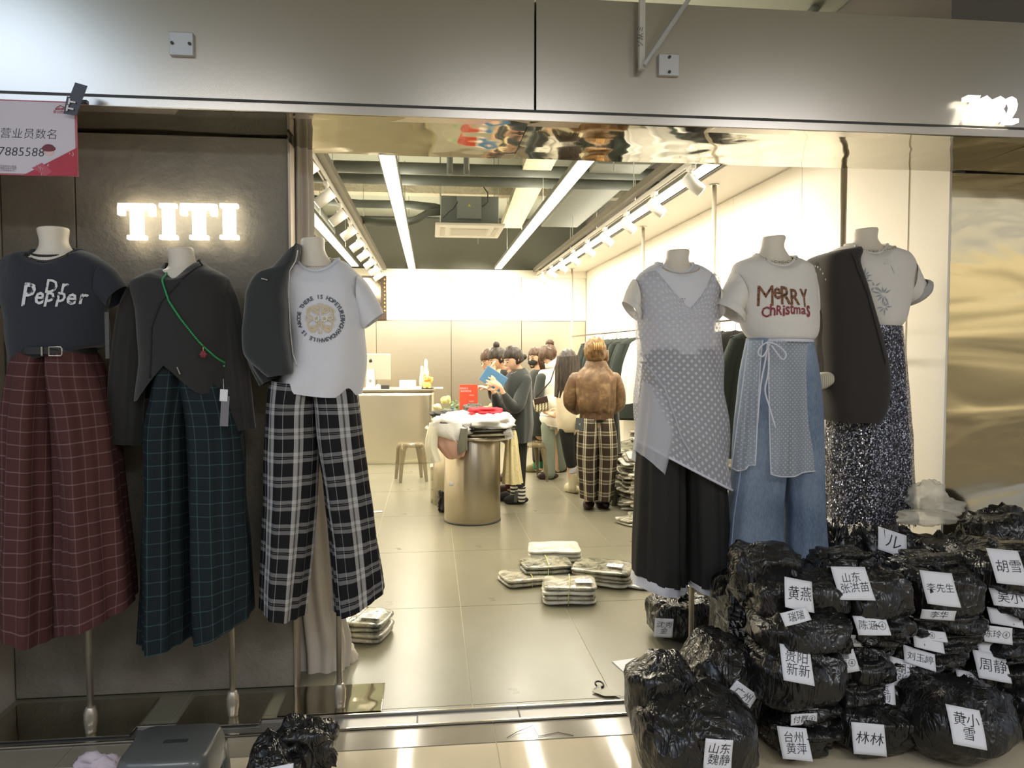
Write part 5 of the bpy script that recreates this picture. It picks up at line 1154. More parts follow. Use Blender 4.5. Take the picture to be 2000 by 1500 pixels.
obj('striped_socks', limb(limb(B(), Y, [(1019, 952, -.02, 7.6), (1019, 976, -.02, 7.2)], 16), Y, [(1004, 950, .12, 7.6), (1004, 970, .12, 7)], 16), mat('sock stripes', rough=.9, build=_strip), pe)
for a_ in ((1008, 984, Y, .25, .10, 0), (992, 978, Y, .25, .10, 0)): obj('slipper', shoe(B(), *a_), mat('black plush', sr(34, 34, 34), rough=.9), pe)
obj('necklace', B().tube([P(1002, 724, Y-.1), P(998, 731, Y-.14), P(1004, 728, Y-.16), P(1010, 724, Y-.12)], .002, 6), SILVER, pe)
tc = P(964, 740, Y-.28); tab = empty('tablet', tuple(tc), 'blue cased tablet held up by the woman in black', 'tablet')
TM = (R(33), R(-12)); obj('case', bx(tc, (.225, .012, .155), ry=TM[0], rz=TM[1]), mat('blue case', sr(88, 138, 178), rough=.5), tab, bevel=.005); obj('screen', bx(tc+Vector((.0, .0075, 0)), (.205, .003, .135), ry=TM[0], rz=TM[1]), glow('screen glow', (.6, .7, .85), .5), tab)

# -- woman with a top knot behind her, hand to her face
Y = 7.5; pe = person(990, 962, 'woman with a small top knot bending forward, hand at her mouth, behind the tablet reader'); b = B(); r_ = .10
c, at, M = head(b, 972, 700, Y, r_, -75, 30); limb(b, Y, [(985, 715, 0, 8), (996, 735, 0, 10)], 14); limb(b, Y, [(1000, 742, 0, 17), (1010, 800, 0, 16), (1008, 860, .05, 17)])
limb(b, Y, [(1008, 860, -.05, 10), (1000, 915, -.05, 8), (995, 955, -.05, 5)], 14); limb(b, Y, [(1012, 860, .1, 10), (1008, 915, .1, 8), (1006, 952, .1, 5)], 14)
limb(b, Y, [(995, 745, -.1, 8), (975, 770, -.22, 6), (966, 735, -.2, 4), (965, 727, -.2, 3.5)], 14); w0 = P(965, 728, Y-.2); hand(b, w0, P(961, 708, Y-.18)-w0, Vector((-1, -.2, 0)), .16, .9, 1)
limb(b, Y, [(998, 750, .1, 8), (972, 790, -.1, 6), (958, 796, -.25, 4), (950, 796, -.3, 3.4)], 14); w0 = P(951, 796, Y-.3); hand(b, w0, Vector((-1, -.2, -.4)), Vector((0, 0, 1)), .16, .5, 1)
body = remesh(b, 'body', SKIN, pe); face(at, r_, body); hb = haircap(B(), c, M, r_, .0); hb.ell(at(0, .55, 1.25), (.034, .034, .04), 14, 10); obj('hair', hb, HBLK, body)
vs_ = obj('vest', B().loft(rows(Y, [(980, 722, 1004, 722, .06), (978, 735, 1020, 735, .13), (980, 790, 1026, 790, .15), (984, 860, 1026, 860, .15)]), fold=crumple(.01, 5)), BLKK, pe)
obj('sleeves', limb(limb(B(), Y, [(997, 750, .1, 10), (974, 788, -.1, 9), (960, 794, -.22, 6.5)]), Y, [(995, 745, -.1, 10), (976, 768, -.22, 8), (967, 742, -.2, 5.5)]), fab('cream knit', sr(226, 206, 160), bump=.003, bscale=60), vs_)
obj('trousers', limb(limb(B(), Y, [(1008, 850, -.05, 12), (998, 915, -.05, 9), (993, 950, -.05, 7)]), Y, [(1012, 850, .1, 12), (1008, 915, .1, 9), (1004, 948, .1, 7)]), fab('dark red cloth', sr(84, 46, 44)), pe)
for a_ in ((988, 963, Y, .25, .09, 0), (1000, 955, Y, .25, .09, 0)): obj('shoe', shoe(B(), *a_), mat('dark leather', sr(50, 34, 32), rough=.35), pe)
# -- person in glasses further back
Y = 7.95; pe = person(990, 938, 'person with short dark hair looking down, farthest left behind the top knot'); b = B(); r_ = .10
c, at, M = head(b, 956, 703, Y, r_, -65, 28); limb(b, Y, [(966, 716, 0, 8), (976, 735, 0, 9)], 14); limb(b, Y, [(984, 742, 0, 14), (998, 800, 0, 14), (1000, 860, .05, 14)])
limb(b, Y, [(998, 860, -.05, 9), (996, 905, -.05, 7), (994, 932, -.05, 5)], 12); limb(b, Y, [(1004, 860, .1, 9), (1004, 900, .1, 7), (1002, 928, .1, 5)], 12)
limb(b, Y, [(980, 750, -.1, 7), (962, 775, -.28, 5), (955, 758, -.4, 3.6), (950, 758, -.42, 3)], 12); w0 = P(950, 758, Y-.42); hand(b, w0, Vector((-1, -.1, .1)), Vector((0, 0, 1)), .15, .7, 1)
body = remesh(b, 'body', SKIN, pe); face(at, r_, body); obj('hair', haircap(B(), c, M, r_, .0), HBRN, body)
obj('jumper', limb(limb(B(), Y, [(976, 740, 0, 14), (992, 790, 0, 16), (998, 860, .05, 16)]), Y, [(980, 750, -.1, 9), (964, 776, -.27, 7), (957, 762, -.38, 5)]), BLKK, pe)
obj('trousers', limb(limb(B(), Y, [(998, 855, -.05, 11), (996, 905, -.05, 8), (994, 930, -.05, 7)]), Y, [(1004, 855, .1, 11), (1004, 900, .1, 8), (1002, 926, .1, 7)]), MATS['black leggings'], pe)
for a_ in ((988, 940, Y, .25, .09, 0), (998, 934, Y, .25, .09, 0)): obj('shoe', shoe(B(), *a_), MATS['dark leather'], pe)
c = P(945, 757, Y-.45); ph = obj('phone', bx(c, (.13, .07, .009), ry=R(14)), PAPER, label='pale phone held above the small table behind the red sign', cat='phone', bevel=.003)

# -- masked woman in black with a checked shoulder bag
Y = 8.95; pe = person(1052, 922, 'woman in a black face mask and black clothes behind the white puffer vest'); b = B(); r_ = .10
c, at, M = head(b, 1046, 697, Y, r_, -50, 12); limb(b, Y, [(1050, 712, 0, 6), (1053, 728, 0, 8)], 12); limb(b, Y, [(1052, 735, 0, 13), (1052, 790, 0, 12), (1052, 850, 0, 12)])
for dx, dy in ((-5, 0), (5, .1)): limb(b, Y, [(1052+dx, 850, dy, 8), (1052+dx, 890, dy, 6), (1052+dx, 916, dy, 4.5)], 12)
body = remesh(b, 'body', SKIN, pe); face(at, r_, body)
obj('face_mask', B().ell(at(0, -.62, -.52), (r_*.62, r_*.52, r_*.46), 18, 14), mat('mask black', sr(38, 38, 38), rough=.7), body)
hb = haircap(B(), c, M, r_, .0); hb.tube([at(.7, .2, .6), at(.85, .1, -.4), at(.8, .1, -1.6)], [.04, .05, .03], 10); hb.tube([at(-.7, .2, .6), at(-.8, .0, -.4), at(-.75, .0, -1.4)], [.04, .045, .025], 10); obj('hair', hb, HBRN, body)
gl = B(); 
for s in (-1, 1): gl.tube([at(s*.30+.20*math.cos(q*.7), -.98, .02+.18*math.sin(q*.7)) for q in range(9)], .0022, 6, closed=True)
obj('glasses', gl.bar(at(-.1, -1.0, .04), at(.1, -1.0, .04), .003, .003), INK, body)
obj('coat', B().loft(rows(Y, [(1042, 722, 1060, 722, .07), (1034, 733, 1070, 733, .13), (1031, 780, 1072, 780, .15), (1032, 850, 1070, 850, .14)]), fold=crumple(.01, 5)), BLKK, pe)
obj('trousers', limb(limb(B(), Y, [(1047, 845, 0, 9), (1047, 885, 0, 7.5), (1047, 900, 0, 6.5)]), Y, [(1057, 845, .1, 9), (1057, 885, .1, 7.5), (1057, 898, .1, 6.5)]), MATS['black leggings'], pe)
obj('socks', limb(limb(B(), Y, [(1047, 898, 0, 5.6), (1047, 914, 0, 5.4)]), Y, [(1057, 896, .1, 5.6), (1057, 912, .1, 5.4)]), mat('green sock', sr(40, 110, 78), rough=.9), pe)
for a_ in ((1042, 922, Y, .24, .09, 0), (1053, 917, Y, .24, .09, 0)): obj('shoe', shoe(B(), *a_), fab('olive shoe', sr(120, 112, 80)), pe)
# -- bending woman in a white puffer vest
Y = 8.6; pe = person(1072, 934, 'woman in a white hooded puffer vest and grey-green jeans leaning towards the clothes rail'); b = B(); r_ = .105
c, at, M = head(b, 1072, 693, Y, r_, 150, 25); limb(b, Y, [(1076, 708, 0, 7), (1080, 728, 0, 9)], 12); limb(b, Y, [(1078, 738, 0, 18), (1078, 790, 0, 17), (1076, 840, 0, 15)])
limb(b, Y, [(1070, 835, -.05, 12), (1072, 890, -.05, 9), (1072, 926, -.05, 6)], 14); limb(b, Y, [(1084, 835, .1, 12), (1088, 890, .15, 8), (1090, 918, .2, 5)], 14)
limb(b, Y, [(1058, 740, -.1, 9), (1052, 775, -.14, 7), (1062, 800, -.22, 5), (1068, 806, -.26, 4)], 14); w0 = P(1068, 806, Y-.26); hand(b, w0, Vector((1, -.2, -.3)), Vector((0, -1, 0)), .16, .8, 1)
body = remesh(b, 'body', SKIN, pe); hb = haircap(B(), c, M, r_, .3); hb.ell(at(0, .3, 1.3), (.05, .045, .045), 14, 10, lambda d, p: p*(1+.25*noise.noise(d*3))); hb.tube([at(.2, .9, .4), at(.3, 1.1, -.6), at(.3, .9, -1.3)], [.05, .05, .02], 10); obj('hair', hb, HBRN, body)
obj('hair_clip', B().tube([at(-.5, .9, .3), at(0, 1.08, .45), at(.5, .9, .6)], .007, 8), SILVER, body)
PUFF = mat('white puffer', sr(232, 228, 214), rough=.35, sheen=.2, bump=.004, bscale=14)
ve = obj('puffer_vest', B().loft(rows(Y, [(1058, 722, 1092, 716, .12), (1052, 735, 1104, 728, .17), (1054, 770, 1108, 770, .20), (1058, 805, 1106, 805, .20), (1056, 812, 1100, 812, .19), (1060, 828, 1096, 834, .17)]), n=48, sub=9, fold=lambda t, a, p: .016*abs(math.sin(t*16))+.01*noise.noise(p*8)), PUFF, pe)
obj('hood', B().ell(P(1086, 714, Y), (.13, .13, .085), 24, 16, lambda d, p: p*(1+.12*noise.noise(d*3))), PUFF, ve)
obj('waist_band', B().loft(rows(Y, [(1056, 806, 1102, 808, .20), (1060, 834, 1096, 840, .15)]), fold=crumple(.02, 9)), mat('silver nylon', sr(168, 164, 150), rough=.3, metal=.3, bump=.006, bscale=20), ve)
obj('sleeve', limb(B(), Y, [(1058, 738, -.1, 11), (1052, 772, -.14, 10), (1060, 798, -.2, 7)]), BLKK, pe)
obj('jeans', limb(limb(B(), Y, [(1070, 832, -.05, 14), (1072, 885, -.05, 12), (1073, 926, -.05, 12)]), Y, [(1086, 832, .1, 13), (1092, 885, .15, 10), (1096, 912, .2, 10)]), fab('grey green denim', sr(128, 136, 124)), pe)
for a_ in ((1070, 936, Y, .26, .10, 0), (1094, 922, Y, .25, .10, .3)): obj('shoe', shoe(B(), *a_), MATS['dark leather'], pe)
Yb = 8.35; c = P(1057, 790, Yb); bg = empty('shoulder_bag', tuple(c), 'houndstooth shoulder bag with a dark flap at the hip of the white vest', 'bag')
def _hound(t, p):
    sp = t.new('ShaderNodeSeparateXYZ'); c_ = t.new('ShaderNodeTexCoord'); t.t.links.new(c_.outputs['Object'], sp.inputs[0]); a = t.band(t.m('ADD', sp.outputs[0], sp.outputs[2]), .035, .5, .5); e = t.band(sp.outputs[2], .035, .5, .5)
    t.put(p.inputs['Base Color'], t.mix(t.m('ABSOLUTE', t.m('SUBTRACT', a, e)), sr(50, 46, 40), sr(215, 205, 170)))
obj('bag_body', bx(c, (.17, .08, .15), ry=R(-12)), mat('houndstooth', rough=.8, build=_hound), bg, bevel=.02); obj('flap', bx(c+Vector((-.01, -.042, .05)), (.16, .01, .07), ry=R(-12)), MATS['dark leather'], bg, bevel=.004)
obj('strap', B().tube([c+Vector((-.06, 0, .08)), P(1075, 745, Yb-.05), P(1086, 712, Yb+.1)], .008, 8), MATS['dark leather'], bg)
# -- long black hair, cream jacket
Y = 7.6; pe = person(1118, 962, 'person with long straight black hair, cream jacket, black trousers and cream boots'); b = B(); r_ = .105
c, at, M = head(b, 1109, 706, Y, r_, 170, 10); limb(b, Y, [(1109, 722, 0, 8), (1108, 738, 0, 10)], 12); limb(b, Y, [(1108, 745, 0, 20), (1108, 790, 0, 18), (1110, 840, 0, 17)])
limb(b, Y, [(1106, 838, -.06, 12), (1114, 900, -.06, 9), (1118, 955, -.06, 6)], 14); limb(b, Y, [(1118, 838, .1, 12), (1124, 900, .1, 9), (1127, 940, .1, 6)], 14)
body = remesh(b, 'body', SKIN, pe); hb = haircap(B(), c, M, r_*1.05, .4); hb.loft(rows(Y, [(1090, 695, 1128, 693, .12), (1086, 715, 1131, 712, .135), (1085, 750, 1131, 750, .15), (1084, 775, 1128, 785, .13)]), n=60, fold=lambda t, a, p: .007*math.cos(19*a)+.004*math.cos(31*a), capb=True, capt=True); obj('hair', hb, HBLK, body)
CJ = fab('cream jacket cloth', sr(222, 210, 178), bump=.003, bscale=18)
j = obj('jacket', B().loft(rows(Y, [(1098, 728, 1122, 728, .07), (1088, 742, 1134, 742, .13), (1085, 780, 1134, 780, .16), (1086, 820, 1132, 820, .165), (1090, 842, 1128, 842, .14)]), fold=crumple(.012, 5), capb=True), CJ, pe)
obj('sleeve', limb(B(), Y, [(1128, 748, -.05, 9), (1134, 790, -.08, 9), (1128, 825, -.16, 6)]), CJ, j)
obj('trousers', limb(limb(B(), Y, [(1106, 838, -.06, 15), (1112, 885, -.06, 12), (1116, 912, -.06, 9)]), Y, [(1118, 838, .1, 14), (1124, 885, .1, 12), (1127, 908, .1, 9)]), MATS['black leggings'], pe)
for px, py, dy in ((1118, 962, -.06), (1128, 948, .1)):
    bo = B(); shoe(bo, px, py, Y, .25, .10, R(-60), .08); limb(bo, Y, [(px, py-36, dy, 8.5), (px, py-20, dy, 8), (px, py-8, dy, 8)], 16)
    obj('boot', bo, mat('cream boots', sr(214, 204, 172), rough=.6, bump=.003, bscale=30), pe)
obj('sock_cuff', limb(B(), Y, [(1117, 914, -.06, 9), (1117, 922, -.06, 9)]), WCUFF, pe); obj('sock_cuff', limb(B(), Y, [(1127, 908, .1, 9), (1127, 914, .1, 9)]), WCUFF, pe)
# -- woman in the brown jacket
Y = 6.85; pe = person(1162, 990, 'woman seen from behind in a brown mottled bomber jacket and plaid trousers'); b = B(); r_ = .112
c, at, M = head(b, 1162, 687, Y, r_, 178, 14); limb(b, Y, [(1163, 706, 0, 9), (1163, 724, 0, 11)], 14); limb(b, Y, [(1163, 738, 0, 24), (1164, 780, 0, 20), (1164, 830, 0, 22)])
for s, dy in ((-1, 0), (1, .04)): limb(b, Y, [(1164+s*14, 828, dy, 14), (1162+s*16, 900, dy, 10), (1162+s*14, 975, dy, 7)], 14); limb(b, Y, [(1163+s*36, 745, 0, 11), (1161+s*46, 785, .04, 9), (1161+s*34, 800, .22, 6), (1161+s*20, 780, .34, 5)], 14)
for s in (-1, 1): w0 = P(1161+s*20, 780, Y+.34); hand(b, w0, Vector((-s*.6, .4, .3)), Vector((0, 0, 1)), .17, .6, s)
body = remesh(b, 'body', SKIN, pe); hb = haircap(B(), c, M, r_*1.06, .4)
hb.ell(at(0, .85, .1), (.085, .06, .10), 20, 14, lambda d, p: p*(1+.10*math.sin(9*math.atan2(d.x, d.z)))); hb.tube([at(-.9, 0, .1), at(-.95, -.2, -.6), at(-.8, -.2, -1.0)], [.03, .03, .012], 10); ho = obj('hair', hb, HBLD, body)
clip = B()
for q in range(5): clip.tube([at(-.35+q*.17, 1.25, .55), at(-.30+q*.15, 1.55, .2), at(-.30+q*.15, 1.42, -.2)], .006, 8)
obj('claw_clip', clip.bar(at(-.4, 1.3, .55), at(.4, 1.3, .55), .012, .012), mat('tortoise clip', sr(196, 150, 96), rough=.3), ho)
LEA = mat('mottled brown leather', rough=.5, bump=.004, bscale=12, build=lambda t, p: t.put(p.inputs['Base Color'], t.ramp(t.noise(12, 7, t.coord(), .65, .6), [(.32, sr(84, 62, 42)), (.55, sr(112, 86, 58)), (.72, sr(150, 124, 92))])))
j = obj('bomber_jacket', B().loft(rows(Y, [(1148, 712, 1180, 712, .075), (1132, 724, 1192, 722, .12), (1120, 742, 1204, 742, .16), (1122, 775, 1202, 775, .18), (1126, 798, 1200, 797, .17), (1133, 806, 1198, 806, .145), (1133, 816, 1197, 816, .145)]), n=64, sub=7, fold=lambda t, a, p: (.006+.010*t)*math.cos(12*a+math.sin(3*t))*(1 if t < .85 else .4)+.006*noise.noise(p*9)), LEA, pe)
for s in (-1, 1): obj('sleeve', limb(B(), Y, [(1162+s*36, 740, 0, 15), (1161+s*44, 765, .03, 16), (1161+s*45, 788, .06, 15), (1161+s*34, 802, .2, 9)], 22), LEA, j)
obj('collar', B().loft(rows(Y, [(1146, 704, 1182, 704, .085), (1138, 722, 1190, 722, .11)]), fold=crumple(.006, 9)), LEA, j)
obj('hem_band', B().loft(rows(Y, [(1133, 804, 1198, 804, .148), (1134, 818, 1197, 817, .150)]), n=60, fold=lambda t, a, p: .004*math.cos(30*a)), mat('brown rib', sr(92, 66, 46), rough=.7), j)
obj('undershirt', B().loft(rows(Y, [(1136, 812, 1194, 812, .13), (1136, 824, 1194, 822, .13)])), BLKK, pe)
TART2 = plaid('brown tartan', sr(58, 48, 40), sr(226, 218, 190), .125, .115, [(.30, .11, .6), (.50, .11, .6), (.40, .03, .3)], [(.30, .10, .30), (.55, .10, .30), (.42, .02, .3)])
tr = B().loft(rows(Y, [(1134, 815, 1168, 815, .14), (1129, 850, 1168, 850, .16), (1129, 900, 1165, 900, .14), (1134, 972, 1162, 976, .13)]), fold=folds(4, .009, .6)).loft(rows(Y, [(1162, 815, 1197, 815, .14), (1160, 850, 1202, 850, .16), (1164, 900, 1202, 900, .14), (1164, 976, 1194, 974, .13)]), fold=folds(4, .009, .6, 1.3), u0=.02)
obj('plaid_trousers', tr, TART2, pe)
obj('shoes', shoe(shoe(B(), 1150, 992, Y, .27, .11, R(70)), 1176, 990, Y, .27, .11, R(100)), MATS['dark leather'], pe)
c = P(1132, 828, Y-.2); o = obj('card_tag', bx(c, (.075, .01, .11), ry=R(4)), mat('tag slate', sr(84, 86, 86), rough=.6), label='dark grey hang tag at the hip of the plaid trousers worn by the brown-jacketed woman', cat='tag')
obj('tag_mark', place(text_b('x', .03), c+Vector((0, -.007, 0))), PAPER, o)
obj('black_coat', B().loft(rows(Y+.3, [(1192, 780, 1206, 780, .05), (1193, 840, 1210, 840, .07), (1192, 882, 1211, 882, .07)]), fold=folds(4, .006)), BLKK, label='black coat hanging beside the brown-jacketed woman', cat='coat')

# ================================================================ furniture
tb0 = empty('round_table', (.367, 6.55, 0), 'round brushed steel drum table under a pile of clothes', 'table')
RIB = mat('vertical brushed steel', sr(190, 180, 160), rough=.3, metal=1, bump=.004, bscale=5, bstretch=(3, 3, .02), detail=2)
obj('drum', B().lathe((.367, 6.55, 0), [(.247, 0), (.25, .01), (.25, .74), (.247, .745)], 64), RIB, tb0)
obj('top', B().lathe((.367, 6.55, 0), [(.30, .745), (.31, .75), (.31, .765), (.30, .77)], 64), STEEL, tb0)
obj('foot_ring', B().lathe((.367, 6.55, 0), [(.253, 0), (.255, .012), (.25, .016)], 64), DARKMETAL, tb0)
obj('torn_sticker', B().ell(P(881, 945, 6.31), (.022, .004, .018), 14, 8, lambda d, p: p*(1+.5*noise.noise(d*3))), PAPER, tb0)
ct = (.24, 7.30); t2 = empty('round_table', (ct[0], ct[1], 0), 'small round steel table holding the plant and red sign behind the clothes pile', 'table')
obj('drum', B().lathe((*ct, 0), [(.22, 0), (.22, .74)], 48), RIB, t2); obj('top', B().lathe((*ct, 0), [(.29, .74), (.30, .75), (.29, .765)], 48), STEEL, t2)
# clothes on the drum table
def lump(px0, py0, px1, py1, Y, dep, m, lab, cat='garment', sd=0, amp=.3, nm='folded_garment', fl=.55):
    a, c = P(px0, py1, Y), P(px1, py0, Y); rz = (c.z-a.z)/2
    def fn(d, p):
        q = Vector((math.copysign(abs(d.x)**.8, d.x)*(c.x-a.x)/2, math.copysign(abs(d.y)**.8, d.y)*dep, p.z)); q *= 1+amp*noise.noise(d*1.8+Vector((sd, 0, 0)))+amp*.6*abs(noise.noise(d*4+Vector((sd, 0, 0))))+amp*.3*noise.noise(d*9); q.z = max(q.z, -rz*fl); return q
    return obj(nm, B().ell(((a.x+c.x)/2, Y, a.z+rz), (1, 1, rz), 44, 28, fn), m, label=lab, cat=cat)
GREYT = fab('taupe jersey', sr(150, 140, 120)); WH = fab('white cotton', sr(232, 230, 226), bump=.002)
for i, (y0, y1, m, lb) in enumerate(((846, 860, GREYT, 'flat folded taupe garment, lowest of the pile on the drum table'), (838, 850, fab('light taupe', sr(180, 170, 148)), 'flat folded light taupe garment, second in the pile'), (830, 842, fab('dark olive', sr(80, 76, 66)), 'flat folded dark garment, third in the pile'))):
    lump(900-i*3, y0, 1000, y1, 6.5, .27, m, lb, sd=i*4, amp=.14, fl=.8)
lump(842, 806, 935, 856, 6.48, .24, WH, 'rumpled white garment on the left half of the drum table', sd=3)
lump(908, 803, 1004, 842, 6.5, .26, WH, 'rumpled white garment under the red one on the drum table', sd=9)
lump(914, 796, 981, 815, 6.52, .14, fab('red cloth', sr(206, 62, 70)), 'bright red garment on top of the pile', sd=14, amp=.4)
lump(846, 824, 916, 846, 6.34, .10, fab('black jersey', sr(62, 62, 58)), 'black garment with a strap across the white pile', sd=21, amp=.5)
lump(841, 802, 880, 815, 6.75, .12, MATS['black jersey'], 'dark rolled garment at the back left edge of the pile', sd=26)
PINK = fab('dusty pink', sr(205, 165, 150)); 
for i, (r_, m, lb) in enumerate((([(846, 838, 906, 838, .06), (850, 865, 908, 870, .07), (872, 893, 905, 890, .05), (884, 897, 898, 893, .02)], PINK, 'dusty pink garment hanging off the left of the drum table'),
     ([(838, 826, 900, 826, .07), (842, 846, 905, 852, .07), (880, 858, 904, 872, .03), (893, 872, 900, 882, .015)], WH, 'white garment hanging over the table edge above the pink one'),
     ([(838, 830, 858, 836, .05), (830, 870, 854, 875, .06), (838, 905, 862, 900, .05)], fab('ivory print', sr(225, 220, 200)), 'ivory garment hanging down at the far left of the drum table'),
     ([(900, 836, 914, 836, .05), (896, 865, 912, 862, .05), (897, 888, 912, 878, .04)], fab('grey rib', sr(120, 120, 108)), 'grey garment hanging over the front of the drum table'))):
    obj('hanging_garment', B().loft(rows(6.27-.02*i, r_), n=44, sub=6, fold=folds(5, .008, .4, i)), m, label=lb, cat='garment')
o = obj('hanging_skirt', B().loft(rows(6.62, [(996, 840, 1006, 840, .02), (990, 852, 1008, 850, .03), (986, 880, 1011, 880, .07), (983, 920, 1015, 920, .10), (981, 943, 1019, 943, .11)]), n=50, fold=folds(8, .010, .5)), fab('cream lace knit', sr(222, 208, 160), bump=.006, bscale=60), label='long cream knitted skirt hanging from the right edge of the drum table', cat='skirt')
o = obj('hang_tag', bx(P(993, 848, 6.28), (.075, .004, .085), ry=R(-18)), PAPER, label='white card tag sticking out at the right edge of the clothes pile', cat='tag'); obj('tag_print', bx(P(993, 849, 6.275), (.05, .003, .04), ry=R(-18)), mat('tag print grey', sr(180, 178, 165)), o)
o = obj('hang_tag', bx(P(1008, 970, 6.6), (.03, .004, .10), ry=R(6)), MATS['tag slate'], label='long slate and white tag hanging below the cream skirt by the striped sock', cat='tag')
obj('tag_cord', B().cyl(P(1007, 940, 6.6), P(1008, 960, 6.6), .001, n=6), PAPER, o)
# things on the small table
Z2 = .766; Yt = 7.35
def onT(px, Y=Yt): return P(px, 700, Y).x
sg_ = empty('red_sign', (onT(915), Yt, Z2), 'red upright display sign with white lines of text on the small table', 'sign')
w_ = 36*mpp(915, Yt); zt = P(915, 751, Yt).z; obj('board', bx((onT(915), Yt, (zt+Z2)/2), (w_, .012, zt-Z2)), mat('sign red', sr(214, 84, 58), rough=.5), sg_, bevel=.002)
for q, (tx, px, py, s_) in enumerate((('扫码关注', 906, 759, .022), ('微信优惠活动', 910, 764, .018), ('会员专享', 921, 772, .012), ('新品推荐', 921, 784, .012))): obj('sign_text', place(text_b(tx, s_), P(px, py, Yt-.0065)), PAPER, sg_)
cd_ = obj('blue_card', bx((onT(919, 7.22), 7.22, Z2+.062), (.105, .008, .12), ry=R(5)), mat('card blue', sr(130, 150, 205), rough=.5), label='pale blue card stand leaning in front of the red sign', cat='card'); obj('card_panel', bx((onT(919, 7.22), 7.214, Z2+.045), (.06, .003, .06), ry=R(5)), PAPER, cd_)
pl = empty('potted_plant', (onT(888, 7.6), 7.6, Z2), 'leafy green plant behind the water bottle and red sign', 'plant'); lv = mat('leaf green', sr(96, 140, 82), rough=.5, var=.3, vscale=20)
obj('pot', B().lathe((onT(888, 7.6), 7.6, Z2), [(.04, 0), (.055, .08), (.058, .085)], 20), PAPER, pl)
for q in range(46):
    a = random.uniform(0, 6.28); h = random.uniform(.06, .24); rr = random.uniform(.02, .11); c = Vector((onT(888, 7.6)+rr*math.cos(a), 7.6+rr*math.sin(a)*.6, Z2+h))
    d_ = Vector((math.cos(a), math.sin(a), random.uniform(-.5, .4))).normalized()*.035; s2 = d_.cross(Vector((0, 0, 1))).normalized()*.016
    o = obj('leaf', B().add([c-d_, c+s2, c+d_, c-s2, c+Vector((0, 0, .006))], [(0, 1, 4), (1, 2, 4), (2, 3, 4), (3, 0, 4)], True), lv, pl)
for q in range(7): a = q*.9; obj('stem', B().tube([(onT(888, 7.6), 7.6, Z2+.07), (onT(888, 7.6)+.03*math.cos(a), 7.6+.03*math.sin(a), Z2+.14), (onT(888, 7.6)+.07*math.cos(a), 7.6+.05*math.sin(a), Z2+.22)], .0025, 6), lv, pl)
bt = empty('water_bottle', (onT(884, 7.2), 7.2, Z2), 'clear plastic water bottle with a blue cap left of the red sign', 'bottle')
obj('bottle', B().lathe((onT(884, 7.2), 7.2, Z2), [(.032, 0), (.033, .09), (.031, .12), (.016, .165), (.012, .175)], 20), mat('bottle clear', sr(200, 210, 190), rough=.1, alpha=.45), bt); obj('cap', B().cyl((onT(884, 7.2), 7.2, Z2+.175), (onT(884, 7.2), 7.2, Z2+.192), .014), mat('cap blue', sr(80, 120, 160)), bt); obj('label', B().lathe((onT(884, 7.2), 7.2, Z2), [(.0335, .05), (.0338, .09)], 20), PAPER, bt)
sp_ = empty('spray_bottle', (onT(939, 7.25), 7.25, Z2), 'purple spray bottle with a white nozzle right of the red sign', 'bottle')
obj('bottle', B().lathe((onT(939, 7.25), 7.25, Z2), [(.036, 0), (.037, .09), (.03, .12), (.014, .135)], 20), mat('bottle purple', sr(110, 100, 140), rough=.2, alpha=.8), sp_); obj('nozzle', B().cyl((onT(939, 7.25), 7.25, Z2+.135), (onT(939, 7.25), 7.25, Z2+.175), .011).box((onT(937, 7.25), 7.25, Z2+.18), (.045, .016, .016)), PAPER, sp_)
bw = obj('bowl', B().lathe((onT(853, 7.2), 7.2, Z2+.03), [(.015, 0), (.035, .03), (.05, .075), (.052, .09)], 24), mat('ridged dark green', sr(74, 84, 50), rough=.4, bump=.006, bscale=20, bstretch=(1, 1, .05)), label='dark green ridged bowl at the left end of the small table', cat='bowl')
obj('bowl_stand', B().lathe((onT(853, 7.2), 7.2, Z2), [(.03, 0), (.012, .01), (.012, .03)], 16), GOLD, bw)
lump(847, 789, 862, 803, 7.12, .05, mat('cream wrap', sr(215, 205, 165)), 'small cream wrapped packet on the small table edge', cat='packet', sd=31, nm='wrapped_packet')
lump(862, 774, 880, 792, 7.25, .05, mat('yellow green wrap', sr(214, 208, 140)), 'yellow wrapped snack beside the dark green bowl', cat='packet', sd=33, nm='wrapped_packet')
obj('paper_box', bx((onT(871, 7.0), 7.0, Z2+.045), (.13, .08, .09), rz=R(10)), mat('lime card', sr(214, 220, 150), rough=.6), label='pale lime paper box in front of the snacks', cat='box', bevel=.004)
tt = empty('red_white_bottle', (onT(904, 7.1), 7.1, Z2), 'small white bottle with a red base in front of the red sign', 'bottle'); obj('bottle', B().lathe((onT(904, 7.1), 7.1, Z2), [(.028, .03), (.03, .09), (.014, .125)], 18), PAPER, tt); obj('base', B().lathe((onT(904, 7.1), 7.1, Z2), [(.028, 0), (.029, .032)], 18), MATS['sign red'], tt); obj('cap', B().cyl((onT(904, 7.1), 7.1, Z2+.125), (onT(904, 7.1), 7.1, Z2+.14), .015), MATS['sign red'], tt)
def _dot(t, p):
    v = t.new('ShaderNodeTexVoronoi'); v.inputs['Scale'].default_value = 45; v.inputs['Randomness'].default_value = 0; t.put(p.inputs['Base Color'], t.mix(t.m('LESS_THAN', v.outputs['Distance'], .3), sr(40, 38, 34), sr(230, 224, 200)))
lump(905, 788, 945, 812, 6.86, .10, mat('polka dot cloth', rough=.8, build=_dot), 'black and white polka dot cloth behind the red garment', sd=41)
lump(858, 800, 905, 812, 6.85, .07, mat('beaded cloth', rough=.7, build=_dot), 'beaded dark and yellow cloth behind the white garments', sd=44)
